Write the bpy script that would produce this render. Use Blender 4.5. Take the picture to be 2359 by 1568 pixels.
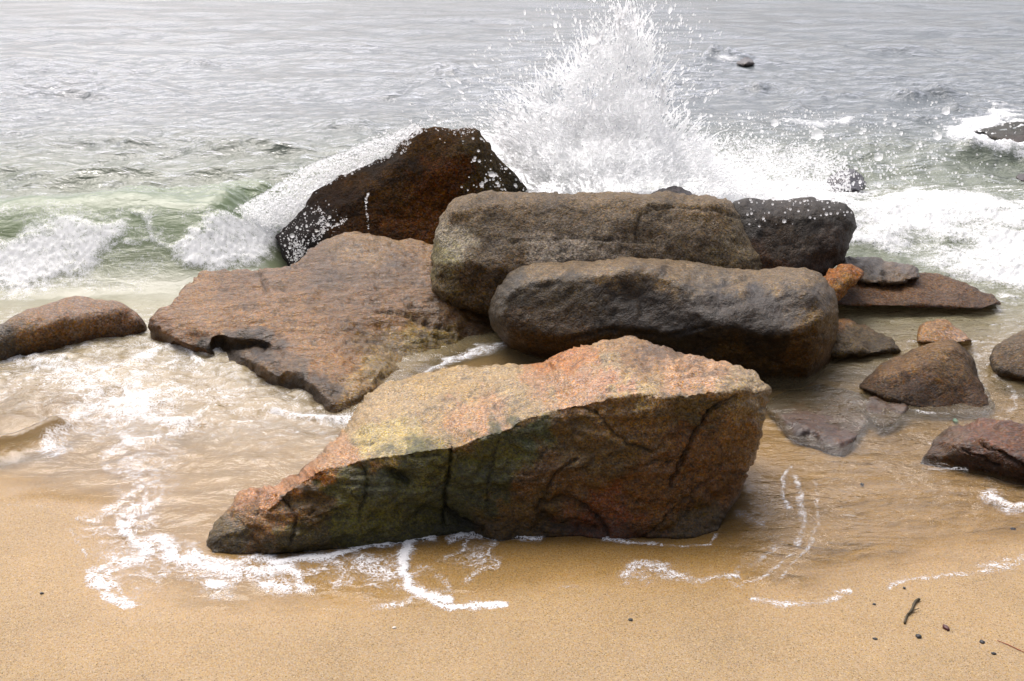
import bpy, math, random
import numpy as np
from mathutils import Vector
from mathutils.geometry import delaunay_2d_cdt

scene = bpy.context.scene
C = scene.collection
for o in list(bpy.data.objects):
    bpy.data.objects.remove(o)

# ------------------------------------------------------------------ camera
W_, H_ = 2358.0, 1568.0          # pixel frame used for surveying the photograph
F_ = 2528.0
CAM_H = 1.7
PITCH = math.radians(19.0)
cam = bpy.data.cameras.new('camera')
cam.sensor_fit = 'HORIZONTAL'
cam.sensor_width = 36.0
cam.lens = 36.0 * F_ / W_
cam.clip_start = 0.05
cam.clip_end = 9000
camo = bpy.data.objects.new('camera', cam)
camo.location = (0, 0, CAM_H)
camo.rotation_euler = (math.radians(90) - PITCH, 0, 0)
C.objects.link(camo)
scene.camera = camo

# ------------------------------------------------------------------ light
SUN_EL, SUN_AZ = math.radians(58), math.radians(-24)      # azimuth from +Y, negative = left
world = bpy.data.worlds.new('World')
scene.world = world
world.use_nodes = True
nt = world.node_tree
nt.nodes.clear()
wo = nt.nodes.new('ShaderNodeOutputWorld')
bg = nt.nodes.new('ShaderNodeBackground')
sky = nt.nodes.new('ShaderNodeTexSky')
sky.sky_type = 'NISHITA'
sky.sun_disc = False
sky.sun_elevation = SUN_EL
sky.sun_rotation = SUN_AZ
sky.air_density = 1.0
sky.dust_density = 4.0
sky.ozone_density = 1.0
hsv = nt.nodes.new('ShaderNodeHueSaturation')
hsv.inputs['Saturation'].default_value = 0.36
nt.links.new(sky.outputs[0], hsv.inputs['Color'])
# high overcast: brighter towards the veiled sun beyond the sea, with soft cloud structure
def wn(typ, **kw):
    nd = nt.nodes.new('ShaderNode' + typ)
    for k_, v_ in kw.items(): setattr(nd, k_, v_)
    return nd
tc = wn('TexCoord')
dot = wn('VectorMath', operation='DOT_PRODUCT'); nt.links.new(tc.outputs['Generated'], dot.inputs[0])
dot.inputs[1].default_value = (-0.12, 0.93, 0.34)
mr = wn('MapRange', interpolation_type='SMOOTHSTEP'); nt.links.new(dot.outputs['Value'], mr.inputs[0])
for k_, v_ in ((1, -0.7), (2, 0.95), (3, 0.74), (4, 1.12)): mr.inputs[k_].default_value = v_
cl = wn('TexNoise'); cl.inputs['Scale'].default_value = 2.6; cl.inputs['Detail'].default_value = 4
mp = wn('Mapping'); mp.inputs['Scale'].default_value = (1, 1, 2.2); nt.links.new(tc.outputs['Generated'], mp.inputs[0]); nt.links.new(mp.outputs[0], cl.inputs['Vector'])
m1 = wn('MapRange'); nt.links.new(cl.outputs['Fac'], m1.inputs[0])
for k_, v_ in ((1, 0.3), (2, 0.7), (3, 0.78), (4, 1.22)): m1.inputs[k_].default_value = v_
mu = wn('Math', operation='MULTIPLY'); nt.links.new(mr.outputs[0], mu.inputs[0]); nt.links.new(m1.outputs[0], mu.inputs[1])
vm = wn('VectorMath', operation='SCALE'); nt.links.new(hsv.outputs[0], vm.inputs[0]); nt.links.new(mu.outputs[0], vm.inputs['Scale'])
ti = wn('VectorMath', operation='MULTIPLY'); nt.links.new(vm.outputs[0], ti.inputs[0]); ti.inputs[1].default_value = (1.02, 0.975, 1.0)
nt.links.new(ti.outputs[0], bg.inputs[0])
bg.inputs[1].default_value = 0.15
nt.links.new(bg.outputs[0], wo.inputs[0])
sun = bpy.data.lights.new('sun', 'SUN')
sun.energy = 1.7
sun.angle = math.radians(48)
sun.color = (1.0, 0.95, 0.88)
suno = bpy.data.objects.new('sun', sun)
sd = Vector((math.sin(SUN_AZ) * math.cos(SUN_EL), math.cos(SUN_AZ) * math.cos(SUN_EL), math.sin(SUN_EL)))
suno.rotation_euler = (-sd).to_track_quat('-Z', 'Y').to_euler()
suno.location = sd * 30
C.objects.link(suno)
scene.view_settings.view_transform = 'Standard'
scene.view_settings.look = 'None'
scene.view_settings.exposure = 0.5
scene.view_settings.gamma = 1.0
scene.cycles.use_denoising = True
scene.cycles.max_bounces = 14
scene.cycles.diffuse_bounces = 9
scene.cycles.glossy_bounces = 4
scene.cycles.transmission_bounces = 8
scene.cycles.transparent_max_bounces = 24
scene.cycles.caustics_reflective = False
scene.cycles.caustics_refractive = False

# ------------------------------------------------------------------ survey maths
CP, SP = math.cos(PITCH), math.sin(PITCH)

def ray(px, py):
    cx = (np.asarray(px, float) - W_ / 2) / F_
    cy = -(np.asarray(py, float) - H_ / 2) / F_
    return cx, CP + cy * SP, -SP + cy * CP

def t_of(px, py, v):
    """forward distance for a sight line; v < 1.6 is a height z, else a ground distance Y"""
    dx, dy, dz = ray(px, py)
    return (v - CAM_H) / dz if v < 1.6 else v / dy

def pos(px, py, t):
    dx, dy, dz = ray(px, py)
    return np.stack([dx * t, dy * t, CAM_H + dz * t], -1)

def at(px, py, v):
    return pos(px, py, t_of(px, py, v))

def project(P):
    x, y, z = P[:, 0], P[:, 1], P[:, 2] - CAM_H
    f = y * CP - z * SP
    u = y * SP + z * CP
    f = np.where(f < 0.05, 0.05, f)
    return W_ / 2 + F_ * x / f, H_ / 2 - F_ * u / f

def _h(ix, iy, iz, s):
    h = (ix * 374761393 + iy * 668265263 + iz * 2147483647 + s * 974634777) & 0xffffffff
    h = ((h ^ (h >> 13)) * 1274126177) & 0xffffffff
    h = ((h ^ (h >> 16)) * 2246822519) & 0xffffffff
    return (h ^ (h >> 15)) & 0xffffffff

def pnoise(P, seed=0):
    P = np.asarray(P, float)
    I = np.floor(P).astype(np.int64)
    f = P - I
    u = f * f * f * (f * (f * 6 - 15) + 10)
    out = np.zeros(len(P))
    for a in (0, 1):
        for b in (0, 1):
            for c in (0, 1):
                h = _h(I[:, 0] + a, I[:, 1] + b, I[:, 2] + c, seed)
                gx = (h & 1023) / 511.5 - 1
                gy = ((h >> 10) & 1023) / 511.5 - 1
                gz = ((h >> 20) & 1023) / 511.5 - 1
                d = gx * (f[:, 0] - a) + gy * (f[:, 1] - b) + gz * (f[:, 2] - c)
                w = (u[:, 0] if a else 1 - u[:, 0]) * (u[:, 1] if b else 1 - u[:, 1]) * (u[:, 2] if c else 1 - u[:, 2])
                out += w * d
    return out

def fbm(P, octv=4, seed=0, gain=0.5, ridged=False):
    P = np.asarray(P, float)
    if P.shape[1] == 2:
        P = np.column_stack([P, np.full(len(P), 0.37)])
    r = np.zeros(len(P)); a = 1.0; q = P.copy()
    for k in range(octv):
        n = pnoise(q, seed + k * 17)
        r += a * ((0.35 - np.abs(n)) if ridged else n)
        q = q * 2.03 + 11.3
        a *= gain
    return r

def sstep(a, b, x):
    t = np.clip((x - a) / (b - a), 0, 1)
    return t * t * (3 - 2 * t)

def seg_dist(X, Y, poly):
    """distance from points to a polyline"""
    d = np.full(X.shape, 1e9)
    for (x0, y0), (x1, y1) in zip(poly[:-1], poly[1:]):
        vx, vy = x1 - x0, y1 - y0
        L2 = vx * vx + vy * vy + 1e-12
        t = np.clip(((X - x0) * vx + (Y - y0) * vy) / L2, 0, 1)
        d = np.minimum(d, np.hypot(X - x0 - t * vx, Y - y0 - t * vy))
    return d

def inside(X, Y, poly):
    c = np.zeros(X.shape, bool)
    n = len(poly)
    for i in range(n):
        x0, y0 = poly[i]; x1, y1 = poly[(i + 1) % n]
        if y0 == y1: continue
        m = ((y0 > Y) != (y1 > Y)) & (X < (x1 - x0) * (Y - y0) / (y1 - y0) + x0)
        c ^= m
    return c

def spline(pts, n=6):
    """Catmull-Rom through 2-D points"""
    p = [pts[0]] + list(pts) + [pts[-1]]
    out = []
    for i in range(1, len(p) - 2):
        a, b, c, d = [np.array(q, float) for q in p[i - 1:i + 3]]
        for k in range(n):
            t = k / n
            out.append(tuple(0.5 * ((2 * b) + (c - a) * t + (2 * a - 5 * b + 4 * c - d) * t * t + (3 * b - a - 3 * c + d) * t ** 3)))
    out.append(tuple(pts[-1]))
    return out

def mk(name, V, Fc, mat, parent=None, smooth=True, attrs=None, colors=None):
    V = np.asarray(V, np.float32); Fc = np.asarray(Fc, np.int32)
    me = bpy.data.meshes.new(name)
    nf, k = Fc.shape
    me.vertices.add(len(V)); me.vertices.foreach_set('co', V.ravel())
    me.loops.add(nf * k); me.loops.foreach_set('vertex_index', Fc.ravel())
    me.polygons.add(nf)
    me.polygons.foreach_set('loop_start', np.arange(0, nf * k, k, dtype=np.int32))
    me.polygons.foreach_set('use_smooth', np.full(nf, smooth))
    me.update(calc_edges=True)
    me.validate()
    for an, av in (attrs or {}).items():
        a = me.attributes.new(an, 'FLOAT', 'POINT')
        a.data.foreach_set('value', np.asarray(av, np.float32))
    for an, av in (colors or {}).items():
        a = me.attributes.new(an, 'FLOAT_COLOR', 'POINT')
        c4 = np.column_stack([av, np.ones(len(av))]).astype(np.float32)
        a.data.foreach_set('color', c4.ravel())
    me.materials.append(mat)
    o = bpy.data.objects.new(name, me)
    C.objects.link(o)
    if parent: o.parent = parent
    return o

def tag(o, label=None, cat=None, group=None, kind=None):
    if label: o['label'] = label
    if cat: o['category'] = cat
    if group: o['group'] = group
    if kind: o['kind'] = kind
    return o

# ------------------------------------------------------------------ node helper
class NT:
    def __init__(s, name):
        s.m = bpy.data.materials.new(name); s.m.use_nodes = True
        s.t = s.m.node_tree; s.t.nodes.clear()
        s.out = s.t.nodes.new('ShaderNodeOutputMaterial')
    def n(s, typ, ins=None, **kw):
        nd = s.t.nodes.new('ShaderNode' + typ)
        for k, v in kw.items(): setattr(nd, k, v)
        for k, v in (ins or {}).items():
            if hasattr(v, 'is_output') or isinstance(v, bpy.types.NodeSocket): s.t.links.new(v, nd.inputs[k])
            else: nd.inputs[k].default_value = v
        return nd
    def math(s, op, a, b=0.0, c=0.0, clamp=False):
        return s.n('Math', {0: a, 1: b, 2: c}, operation=op, use_clamp=clamp).outputs[0]
    def mix(s, f, a, b, mode='MIX'):
        nd = s.n('Mix', data_type='RGBA', blend_type=mode)
        for k, v in ((0, f), (6, a), (7, b)):
            if isinstance(v, bpy.types.NodeSocket): s.t.links.new(v, nd.inputs[k])
            else: nd.inputs[k].default_value = v if k == 0 else (*v, 1.0)[:4]
        return nd.outputs[2]
    def ramp(s, f, lo, hi, smooth=True):
        nd = s.n('MapRange', {0: f, 1: lo, 2: hi, 3: 0.0, 4: 1.0}, interpolation_type='SMOOTHSTEP' if smooth else 'LINEAR', clamp=True) if smooth is False else s.n('MapRange', {0: f, 1: lo, 2: hi, 3: 0.0, 4: 1.0}, interpolation_type='SMOOTHSTEP')
        return nd.outputs[0]
    def noise(s, vec, scale, detail=4, rough=0.55, dist=0.0):
        return s.n('TexNoise', {'Vector': vec, 'Scale': scale, 'Detail': detail, 'Roughness': rough, 'Distortion': dist}).outputs['Fac']
    def attr(s, name, out='Fac'):
        return s.n('Attribute', attribute_name=name).outputs[out]
    def mapping(s, vec, scale=(1, 1, 1), rot=(0, 0, 0)):
        return s.n('Mapping', {'Vector': vec, 'Scale': scale, 'Rotation': rot}).outputs[0]

# ------------------------------------------------------------------ materials
def rock_mat(name, rough=0.55, grain=190.0, grain_amt=0.55, bump=0.5, mott=7.0, mott_amt=0.35, spec=0.22, strata=None, mid=28.0):
    m = NT(name)
    P = m.n('TexCoord').outputs['Object']
    col = m.attr('Col', 'Color')
    v = m.n('TexVoronoi', {'Vector': P, 'Scale': grain, 'Randomness': 1.0}, feature='F1')
    sep = m.n('SeparateColor', {0: v.outputs['Color']})
    g1 = sep.outputs[0]
    n1 = m.noise(P, grain * 0.45, 3, 0.65)
    n2 = m.noise(P, mott, 5, 0.6, 0.4)
    n3 = m.noise(P, mid, 4, 0.62)
    # brightness of mineral grains
    gr = m.math('ADD', m.math('MULTIPLY', g1, 0.55), m.math('MULTIPLY', n1, 0.9))
    gr = m.math('SUBTRACT', gr, 0.72)
    f = m.math('ADD', 1.0, m.math('MULTIPLY', gr, grain_amt * 2.6))
    f = m.math('MULTIPLY', f, m.math('ADD', 1.0 - mott_amt, m.math('MULTIPLY', n2, mott_amt * 2)))
    f = m.math('MULTIPLY', f, m.math('ADD', 0.72, m.math('MULTIPLY', n3, 0.56)))
    f = m.math('MULTIPLY', f, m.math('ADD', 0.70, m.math('MULTIPLY', m.ramp(m.noise(P, mid * 1.6, 4, 0.7), 0.35, 0.6), 0.42)))
    f = m.math('MAXIMUM', f, 0.10)
    c = m.mix(1.0, col, m.n('CombineColor', {0: f, 1: f, 2: f}).outputs[0], 'MULTIPLY')
    # warm and cool mineral tints
    hsv = m.n('HueSaturation', {'Hue': m.math('ADD', 0.485, m.math('MULTIPLY', sep.outputs[1], 0.03)),
                                'Saturation': m.math('ADD', 0.72, m.math('MULTIPLY', sep.outputs[2], 1.0)), 'Color': c})
    c = hsv.outputs[0]
    Q = P
    if strata: Q = m.mapping(P, strata[0], strata[1])
    b1 = m.noise(Q, mid, 6, 0.65, 0.3)
    b2 = m.noise(P, grain * 0.5, 3, 0.7)
    b3 = m.noise(Q, mid * 0.33, 5, 0.6, 0.5)
    cre = m.math('ABSOLUTE', m.math('SUBTRACT', b3, 0.5))
    hgt = m.math('ADD', m.math('MULTIPLY', b1, 0.034), m.math('MULTIPLY', b2, 0.0085))
    hgt = m.math('ADD', hgt, m.math('MULTIPLY', m.ramp(cre, 0.0, 0.035), 0.006))
    bp = m.n('Bump', {'Strength': m.math('MULTIPLY', bump, m.math('SUBTRACT', 1.0, m.math('MULTIPLY', m.attr('smooth_'), 0.5))), 'Distance': 1.0, 'Height': hgt})
    rg = m.math('ADD', rough - 0.15, m.math('MULTIPLY', n3, 0.3))
    wet = m.attr('wet')
    rg = m.math('SUBTRACT', rg, m.math('MULTIPLY', wet, 0.22))
    rg = m.math('MAXIMUM', rg, 0.08)
    b = m.n('BsdfPrincipled', {'Base Color': c, 'Roughness': rg, 'Specular IOR Level': spec, 'Normal': bp.outputs[0]})
    cb = m.n('Bump', {'Strength': bump * 0.55, 'Distance': 1.0, 'Height': m.math('MULTIPLY', b1, 0.03)})
    m.t.links.new(m.math('MULTIPLY', wet, 0.50), b.inputs['Coat Weight'])
    b.inputs['Coat Roughness'].default_value = 0.17
    m.t.links.new(cb.outputs[0], b.inputs['Coat Normal'])
    m.t.links.new(b.outputs[0], m.out.inputs[0])
    return m.m

def plain_mat(name, col, rough=0.6, nscale=60, amt=0.4):
    m = NT(name)
    P = m.n('TexCoord').outputs['Object']
    n = m.noise(P, nscale, 4)
    f = m.math('ADD', 1 - amt, m.math('MULTIPLY', n, 2 * amt))
    c = m.mix(1.0, col, m.n('CombineColor', {0: f, 1: f, 2: f}).outputs[0], 'MULTIPLY')
    bp = m.n('Bump', {'Strength': 0.5, 'Distance': 0.003, 'Height': n})
    b = m.n('BsdfPrincipled', {'Base Color': c, 'Roughness': rough, 'Normal': bp.outputs[0]})
    m.t.links.new(b.outputs[0], m.out.inputs[0])
    return m.m

def foam_mat():
    m = NT('spray_white')
    d = m.n('BsdfDiffuse', {'Color': (0.95, 0.955, 0.96, 1)})
    t = m.n('BsdfTranslucent', {'Color': (0.97, 0.975, 0.98, 1)})
    a = m.n('MixShader', {0: 0.82, 1: d.outputs[0], 2: t.outputs[0]})
    tr = m.n('BsdfTransparent', {'Color': (1, 1, 1, 1)})
    b = m.n('MixShader', {0: m.math('MAXIMUM', m.n('NewGeometry').outputs['Backfacing'], 0.42), 1: a.outputs[0], 2: tr.outputs[0]})
    m.t.links.new(b.outputs[0], m.out.inputs[0])
    return m.m

def sand_mat():
    m = NT('wet_sand')
    P = m.n('TexCoord').outputs['Object']
    wet = m.attr('wet')
    v = m.n('TexVoronoi', {'Vector': P, 'Scale': 420.0}, feature='F1')
    sep = m.n('SeparateColor', {0: v.outputs['Color']})
    n1 = m.noise(P, 120, 3, 0.7)
    n2 = m.noise(P, 3.0, 5, 0.55)
    n3 = m.noise(P, 14.0, 4, 0.6)
    dry = (0.35, 0.246, 0.130); wetc = (0.365, 0.222, 0.075)
    c = m.mix(wet, dry, wetc)
    f = m.math('ADD', 0.575, m.math('MULTIPLY', sep.outputs[0], 0.40))
    f = m.math('ADD', f, m.math('MULTIPLY', m.math('SUBTRACT', n1, 0.5), 0.6))
    f = m.math('ADD', f, m.math('MULTIPLY', m.math('SUBTRACT', n2, 0.5), 0.35))
    f = m.math('ADD', f, m.math('MULTIPLY', m.math('SUBTRACT', n3, 0.5), 0.18))
    f = m.math('ADD', f, 0.2)
    # dark and light grains
    dk = m.math('GREATER_THAN', sep.outputs[1], 0.955)
    lt = m.math('GREATER_THAN', sep.outputs[2], 0.94)
    f = m.math('MULTIPLY', f, m.math('SUBTRACT', 1.0, m.math('MULTIPLY', dk, 0.6)))
    f = m.math('ADD', f, m.math('MULTIPLY', lt, 0.35))
    c = m.mix(1.0, c, m.n('CombineColor', {0: f, 1: f, 2: f}).outputs[0], 'MULTIPLY')
    c = m.n('HueSaturation', {'Hue': m.math('ADD', 0.49, m.math('MULTIPLY', sep.outputs[2], 0.02)), 'Saturation': m.math('ADD', 0.72, m.math('MULTIPLY', sep.outputs[1], 0.55)), 'Color': c}).outputs[0]
    h = m.math('ADD', m.math('MULTIPLY', n1, 0.004), m.math('MULTIPLY', n3, 0.004))
    h = m.math('ADD', h, m.math('MULTIPLY', v.outputs['Distance'], 0.0015))
    bp = m.n('Bump', {'Strength': 0.55, 'Distance': 1.0, 'Height': h})
    b = m.n('BsdfPrincipled', {'Base Color': c, 'Roughness': m.math('SUBTRACT', 0.75, m.math('MULTIPLY', wet, 0.3)), 'Specular IOR Level': 0.3, 'Normal': bp.outputs[0]})
    m.t.links.new(m.math('MULTIPLY', wet, 0.5), b.inputs['Coat Weight']); b.inputs['Coat Roughness'].default_value = 0.14
    m.t.links.new(m.n('Bump', {'Strength': 0.12, 'Distance': 1.0, 'Height': h}).outputs[0], b.inputs['Coat Normal'])
    m.t.links.new(b.outputs[0], m.out.inputs[0])
    return m.m

def water_mat():
    m = NT('sea_water')
    P = m.n('TexCoord').outputs['Object']
    foam = m.attr('foam'); murk = m.attr('murk'); rip = m.attr('ripple'); far = m.attr('far')
    body = m.attr('body', 'Color')
    # ripples
    Pa = m.mapping(P, (0.55, 1.0, 1.0))
    r1 = m.noise(Pa, 9.0, 5, 0.6, 0.6)
    r0 = m.noise(m.mapping(P, (0.8, 1.0, 1.0)), 4.2, 4, 0.55, 0.5)
    r2 = m.noise(Pa, 34.0, 3, 0.6, 0.5)
    r3 = m.noise(m.mapping(P, (0.5, 1.0, 1.0)), 2.2, 4, 0.6, 0.3)
    h = m.math('ADD', m.math('MULTIPLY', r1, 0.022), m.math('MULTIPLY', r2, 0.0045))
    h = m.math('MULTIPLY', h, rip)
    h = m.math('ADD', h, m.math('MULTIPLY', m.math('MULTIPLY', r0, m.attr('swell')), 0.075))
    h = m.math('ADD', h, m.math('MULTIPLY', m.math('MULTIPLY', r3, far), 0.10))
    bp = m.n('Bump', {'Strength': 1.0, 'Distance': 1.0, 'Height': h})
    N = bp.outputs[0]
    # foam mask: painted mass of foam broken into lace by noise
    Pd = m.n('VectorMath', {0: P, 1: m.n('TexNoise', {'Vector': P, 'Scale': 9.0, 'Detail': 3.0}).outputs['Color']}, operation='ADD').outputs[0]
    f1 = m.noise(m.mapping(P, (0.8, 1.0, 1.0)), 16.0, 8, 0.74, 1.1)
    vo = m.n('TexVoronoi', {'Vector': Pd, 'Scale': 19.0, 'Randomness': 1.0}, feature='DISTANCE_TO_EDGE').outputs['Distance']
    vo2 = m.n('TexVoronoi', {'Vector': Pd, 'Scale': 62.0, 'Randomness': 1.0}, feature='DISTANCE_TO_EDGE').outputs['Distance']
    lace = m.math('SUBTRACT', 1.0, m.math('MULTIPLY', vo, 4.5), clamp=True)
    lace = m.math('ADD', m.math('MULTIPLY', lace, 0.75), m.math('MULTIPLY', m.math('SUBTRACT', 1.0, m.math('MULTIPLY', vo2, 3.5), clamp=True), 0.45))
    k = m.math('ADD', m.math('MULTIPLY', m.math('SUBTRACT', f1, 0.5), 2.1), m.math('MULTIPLY', m.math('SUBTRACT', lace, 0.42), 0.6))
    gate = m.ramp(foam, 0.02, 0.25)
    fm = m.ramp(m.math('ADD', foam, m.math('MULTIPLY', k, gate)), 0.38, 1.12)
    # water body: clear to murky
    sc = m.n('BsdfDiffuse', {'Color': body, 'Normal': N})
    tl = m.n('BsdfTranslucent', {'Color': body, 'Normal': N})
    mk_ = m.n('MixShader', {0: 0.35, 1: sc.outputs[0], 2: tl.outputs[0]})
    tr = m.n('BsdfTransparent', {'Color': (0.96, 0.95, 0.90, 1)})
    bodyS = m.n('MixShader', {0: murk, 1: tr.outputs[0], 2: mk_.outputs[0]})
    gl = m.n('BsdfGlossy', {'Color': (1, 1, 1, 1), 'Roughness': m.math('ADD', 0.03, m.math('MULTIPLY', far, 0.06)), 'Normal': N})
    fr = m.n('Fresnel', {'IOR': 1.34, 'Normal': N})
    wat = m.n('MixShader', {0: fr.outputs[0], 1: bodyS.outputs[0], 2: gl.outputs[0]})
    fh = m.math('ADD', m.math('MULTIPLY', f1, 0.014), m.math('MULTIPLY', m.noise(P, 45.0, 4, 0.65), 0.015))
    fb = m.n('Bump', {'Strength': m.math('ADD', 0.10, m.math('MULTIPLY', m.attr('swell'), 0.3)), 'Distance': 1.0, 'Height': fh})
    fd = m.n('BsdfDiffuse', {'Color': (0.93, 0.935, 0.94, 1), 'Normal': fb.outputs[0]})
    ft = m.n('BsdfTranslucent', {'Color': (0.93, 0.935, 0.94, 1), 'Normal': fb.outputs[0]})
    fo = m.n('MixShader', {0: 0.06, 1: fd.outputs[0], 2: ft.outputs[0]})
    al = m.n('MixShader', {0: m.math('MULTIPLY', fm, m.math('ADD', 0.80, m.math('MULTIPLY', m.attr('swell'), 0.16))), 1: wat.outputs[0], 2: fo.outputs[0]})
    cv = m.math('MAXIMUM', m.attr('cover'), m.math('MULTIPLY', fm, 0.95))
    al2 = m.n('MixShader', {0: cv, 1: m.n('BsdfTransparent').outputs[0], 2: al.outputs[0]})
    m.t.links.new(al2.outputs[0], m.out.inputs[0])
    return m.m

M_SAND, M_WATER, M_FOAM = sand_mat(), water_mat(), foam_mat()

# ------------------------------------------------------------------ ground and sea
def grid(us, ys, fmin=1.7):
    """rows at ground distance ys, columns fanned out from the viewing place"""
    U, Y = np.meshgrid(us, ys)
    fwd = np.maximum(Y * CP + CAM_H * SP, fmin)
    X = (U - W_ / 2) / F_ * fwd
    nr, nc = U.shape
    idx = np.arange(nr * nc).reshape(nr, nc)
    q = np.stack([idx[:-1, :-1], idx[:-1, 1:], idx[1:, 1:], idx[1:, :-1]], -1).reshape(-1, 4)
    return X.ravel(), Y.ravel(), q

def y_of(py, z=0.0):
    dx, dy, dz = ray(0, py)
    return float(dy * (z - CAM_H) / dz)

def px2xy(poly, z=0.0):
    return [tuple(at(a, b, z)[:2]) for a, b in poly]

SWASH_PX = [(-1800, 1080), (-400, 1100), (0, 1150), (100, 1165), (162, 1188), (170, 1230), (192, 1290), (202, 1350), (238, 1388), (300, 1394), (420, 1427),
            (600, 1446), (720, 1432), (800, 1427), (900, 1420), (1040, 1412), (1160, 1402), (1300, 1384), (1430, 1368), (1560, 1352),
            (1690, 1362), (1740, 1390), (1870, 1396), (1960, 1364), (2050, 1346), (2150, 1333), (2358, 1296), (2800, 1230), (4200, 1100)]
SWASH = px2xy(spline(SWASH_PX, 4))
SEA_POLY = SWASH + [(60, 3), (60, 9000), (-60, 9000), (-60, 3)]

def sand_z(X, Y):
    z = np.where(Y < 3.0, 0.035 * (3.0 - Y), 0)
    z = np.where(Y >= 3.0, -0.045 * (Y - 3.0), z)
    z = z - 0.11 * np.maximum(Y - 5.3, 0)
    z = np.maximum(z, -3.0)
    z = np.minimum(z, 0.6)
    n = fbm(np.column_stack([X * 0.9, Y * 1.1]), 4, 3)
    n2 = fbm(np.column_stack([X * 5.0, Y * 8.0]), 4, 4)
    return z + n2 * 0.0022 * (Y < 6) + n * 0.010 * sstep(0.5, 2.0, np.abs(Y) + 0.6)

cols = np.concatenate([np.linspace(-5200, -400, 60)[:-1], np.linspace(-400, 2760, 620), np.linspace(2760, 7600, 60)[1:]])
rows = np.concatenate([np.linspace(-14, 1.2, 24)[:-1], np.linspace(1.2, 2.05, 14)[:-1],
                       [y_of(p) for p in np.arange(1600, 700, -4.5)], np.geomspace(y_of(699), 400, 60)])
rows = np.sort(rows)
sx, sy, sq = grid(cols, rows)
sz = sand_z(sx, sy)
d_sw = seg_dist(sx, sy, SWASH)
d_sw = np.where(inside(sx, sy, SEA_POLY), d_sw, -d_sw)
wetn = fbm(np.column_stack([sx * 2.2, sy * 3.0]), 4, 21)
wet = 0.35 * sstep(-0.40, -0.05, d_sw + wetn * 0.2) + 0.65 * sstep(-0.08, 0.12, d_sw + wetn * 0.10)
# a slight step where the last wave has dug the sand
sand = mk('sand', np.column_stack([sx, sy, sz]), sq, M_SAND, attrs={'wet': wet})
tag(sand, kind='structure')

# --- the sea, one sheet from the wash on the sand to the horizon
cols = np.concatenate([np.linspace(-5200, -300, 120)[:-1], np.linspace(-300, 2660, 900), np.linspace(2660, 7600, 120)[1:]])
rows = np.concatenate([[y_of(p) for p in np.arange(1462, 700, -2.9)], [y_of(p) for p in np.arange(700, 420, -1.5)],
                       [y_of(p) for p in np.arange(420, -60, -1.4)], np.geomspace(y_of(-60) * 1.02, 7000, 24)])
wx, wy, wq = grid(cols, np.sort(rows))
ws = sand_z(wx, wy)
d = seg_dist(wx, wy, SWASH)
d = np.where(inside(wx, wy, SEA_POLY), d, -d)
d = d + 0.10 * fbm(np.column_stack([wx * 4, wy * 6]), 5, 13) * (np.abs(d) < 0.6)
film = np.where(d > 0, 0.005 * (1 - np.exp(-d / 0.26)), 0.03 * d)
rng = np.random.RandomState(5)
# chop
pyrow = H_ / 2 - F_ * np.tan(PITCH - np.arctan2(CAM_H, wy)) if False else None
spacing = np.maximum((wy * wy + CAM_H ** 2) / (CAM_H * F_) * 1.5, 0.0018 * wy)
chop = np.zeros_like(wx)
for i in range(46):
    lam = 0.18 * (1.9 / 0.18) ** (i / 45.0)
    ang = rng.normal(0.12, 0.85)
    kx, ky = math.sin(ang), math.cos(ang)
    ph = rng.rand() * 6.28
    wob = 0.0
    chop += 0.0060 * lam * (1.25 - 0.6 * sstep(0.5, 1.4, lam)) * sstep(1.5, 3.0, lam / spacing) * np.cos(2 * math.pi / lam * (wx * kx + wy * ky) + ph)
gust = 0.75 + 0.9 * fbm(np.column_stack([wx * 0.22, wy * 0.3]), 3, 8)
chop = chop * np.clip(gust, 0.25, 1.6)
chop = chop + 2.2 * chop * np.abs(chop)
deep = sstep(4.3, 7.0, wy)
# wash turbulence near shore
turb = fbm(np.column_stack([wx * 3.2, wy * 4.2]), 4, 31) * 0.030 + fbm(np.column_stack([wx * 11, wy * 14]), 3, 37) * 0.010
leftness = sstep(-0.1, -1.1, wx)
rightness = sstep(0.9, 1.7, wx)
turb = turb * (0.30 + 0.9 * leftness * sstep(3.2, 4.2, wy) + 0.15 * rightness) * sstep(0.0, 0.35, d) * sstep(9.0, 6.5, wy)
swl = np.zeros_like(wx)
for i in range(26):
    lam = 1.6 * (9.0 / 1.6) ** (i / 25.0); ang = rng.normal(0.1, 0.45); ph = rng.rand() * 6.28
    swl += 0.0030 * lam * sstep(1.5, 3.0, lam / spacing) * np.cos(2 * math.pi / lam * (wx * math.sin(ang) + wy * math.cos(ang)) + ph)
swl *= sstep(9, 20, wy)
calm = 1 - 0.85 * leftness * sstep(4.9, 5.2, wy) * sstep(6.7, 6.25, wy)
level = (chop * deep + turb) * calm + swl

# breaking wave on the left and its continuation behind the rocks
def ridge(amp, y0, y1, back, power=1.5):
    up = np.clip((wy - y0) / (y1 - y0), 0, 1)
    f = np.where(wy < y1, (up * up * (3 - 2 * up)) ** (power / 1.5), np.exp(-((wy - y1) / back) ** 2))
    return amp * f
wob = fbm(np.column_stack([wx * 0.9, np.zeros_like(wx)]), 3, 51)
amp1 = 0.37 * sstep(-1.25, -1.8, wx) * (1 + 0.25 * wob)
yb = 5.42 + 0.16 * wob + 0.18 * sstep(-2.6, -1.2, wx)
wave1 = ridge(amp1, yb, yb + 0.92, 0.8, 1.9)
level = level * (1 - 0.8 * np.clip(wave1 / 0.2, 0, 1) * (wy < yb + 0.8))
amp2 = 0.20 * sstep(-0.2, 0.8, wx) * (1 + 0.5 * wob)
wave2 = ridge(amp2, 5.7 + 0.2 * wob, 6.9 + 0.3 * wob, 1.3)
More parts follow.
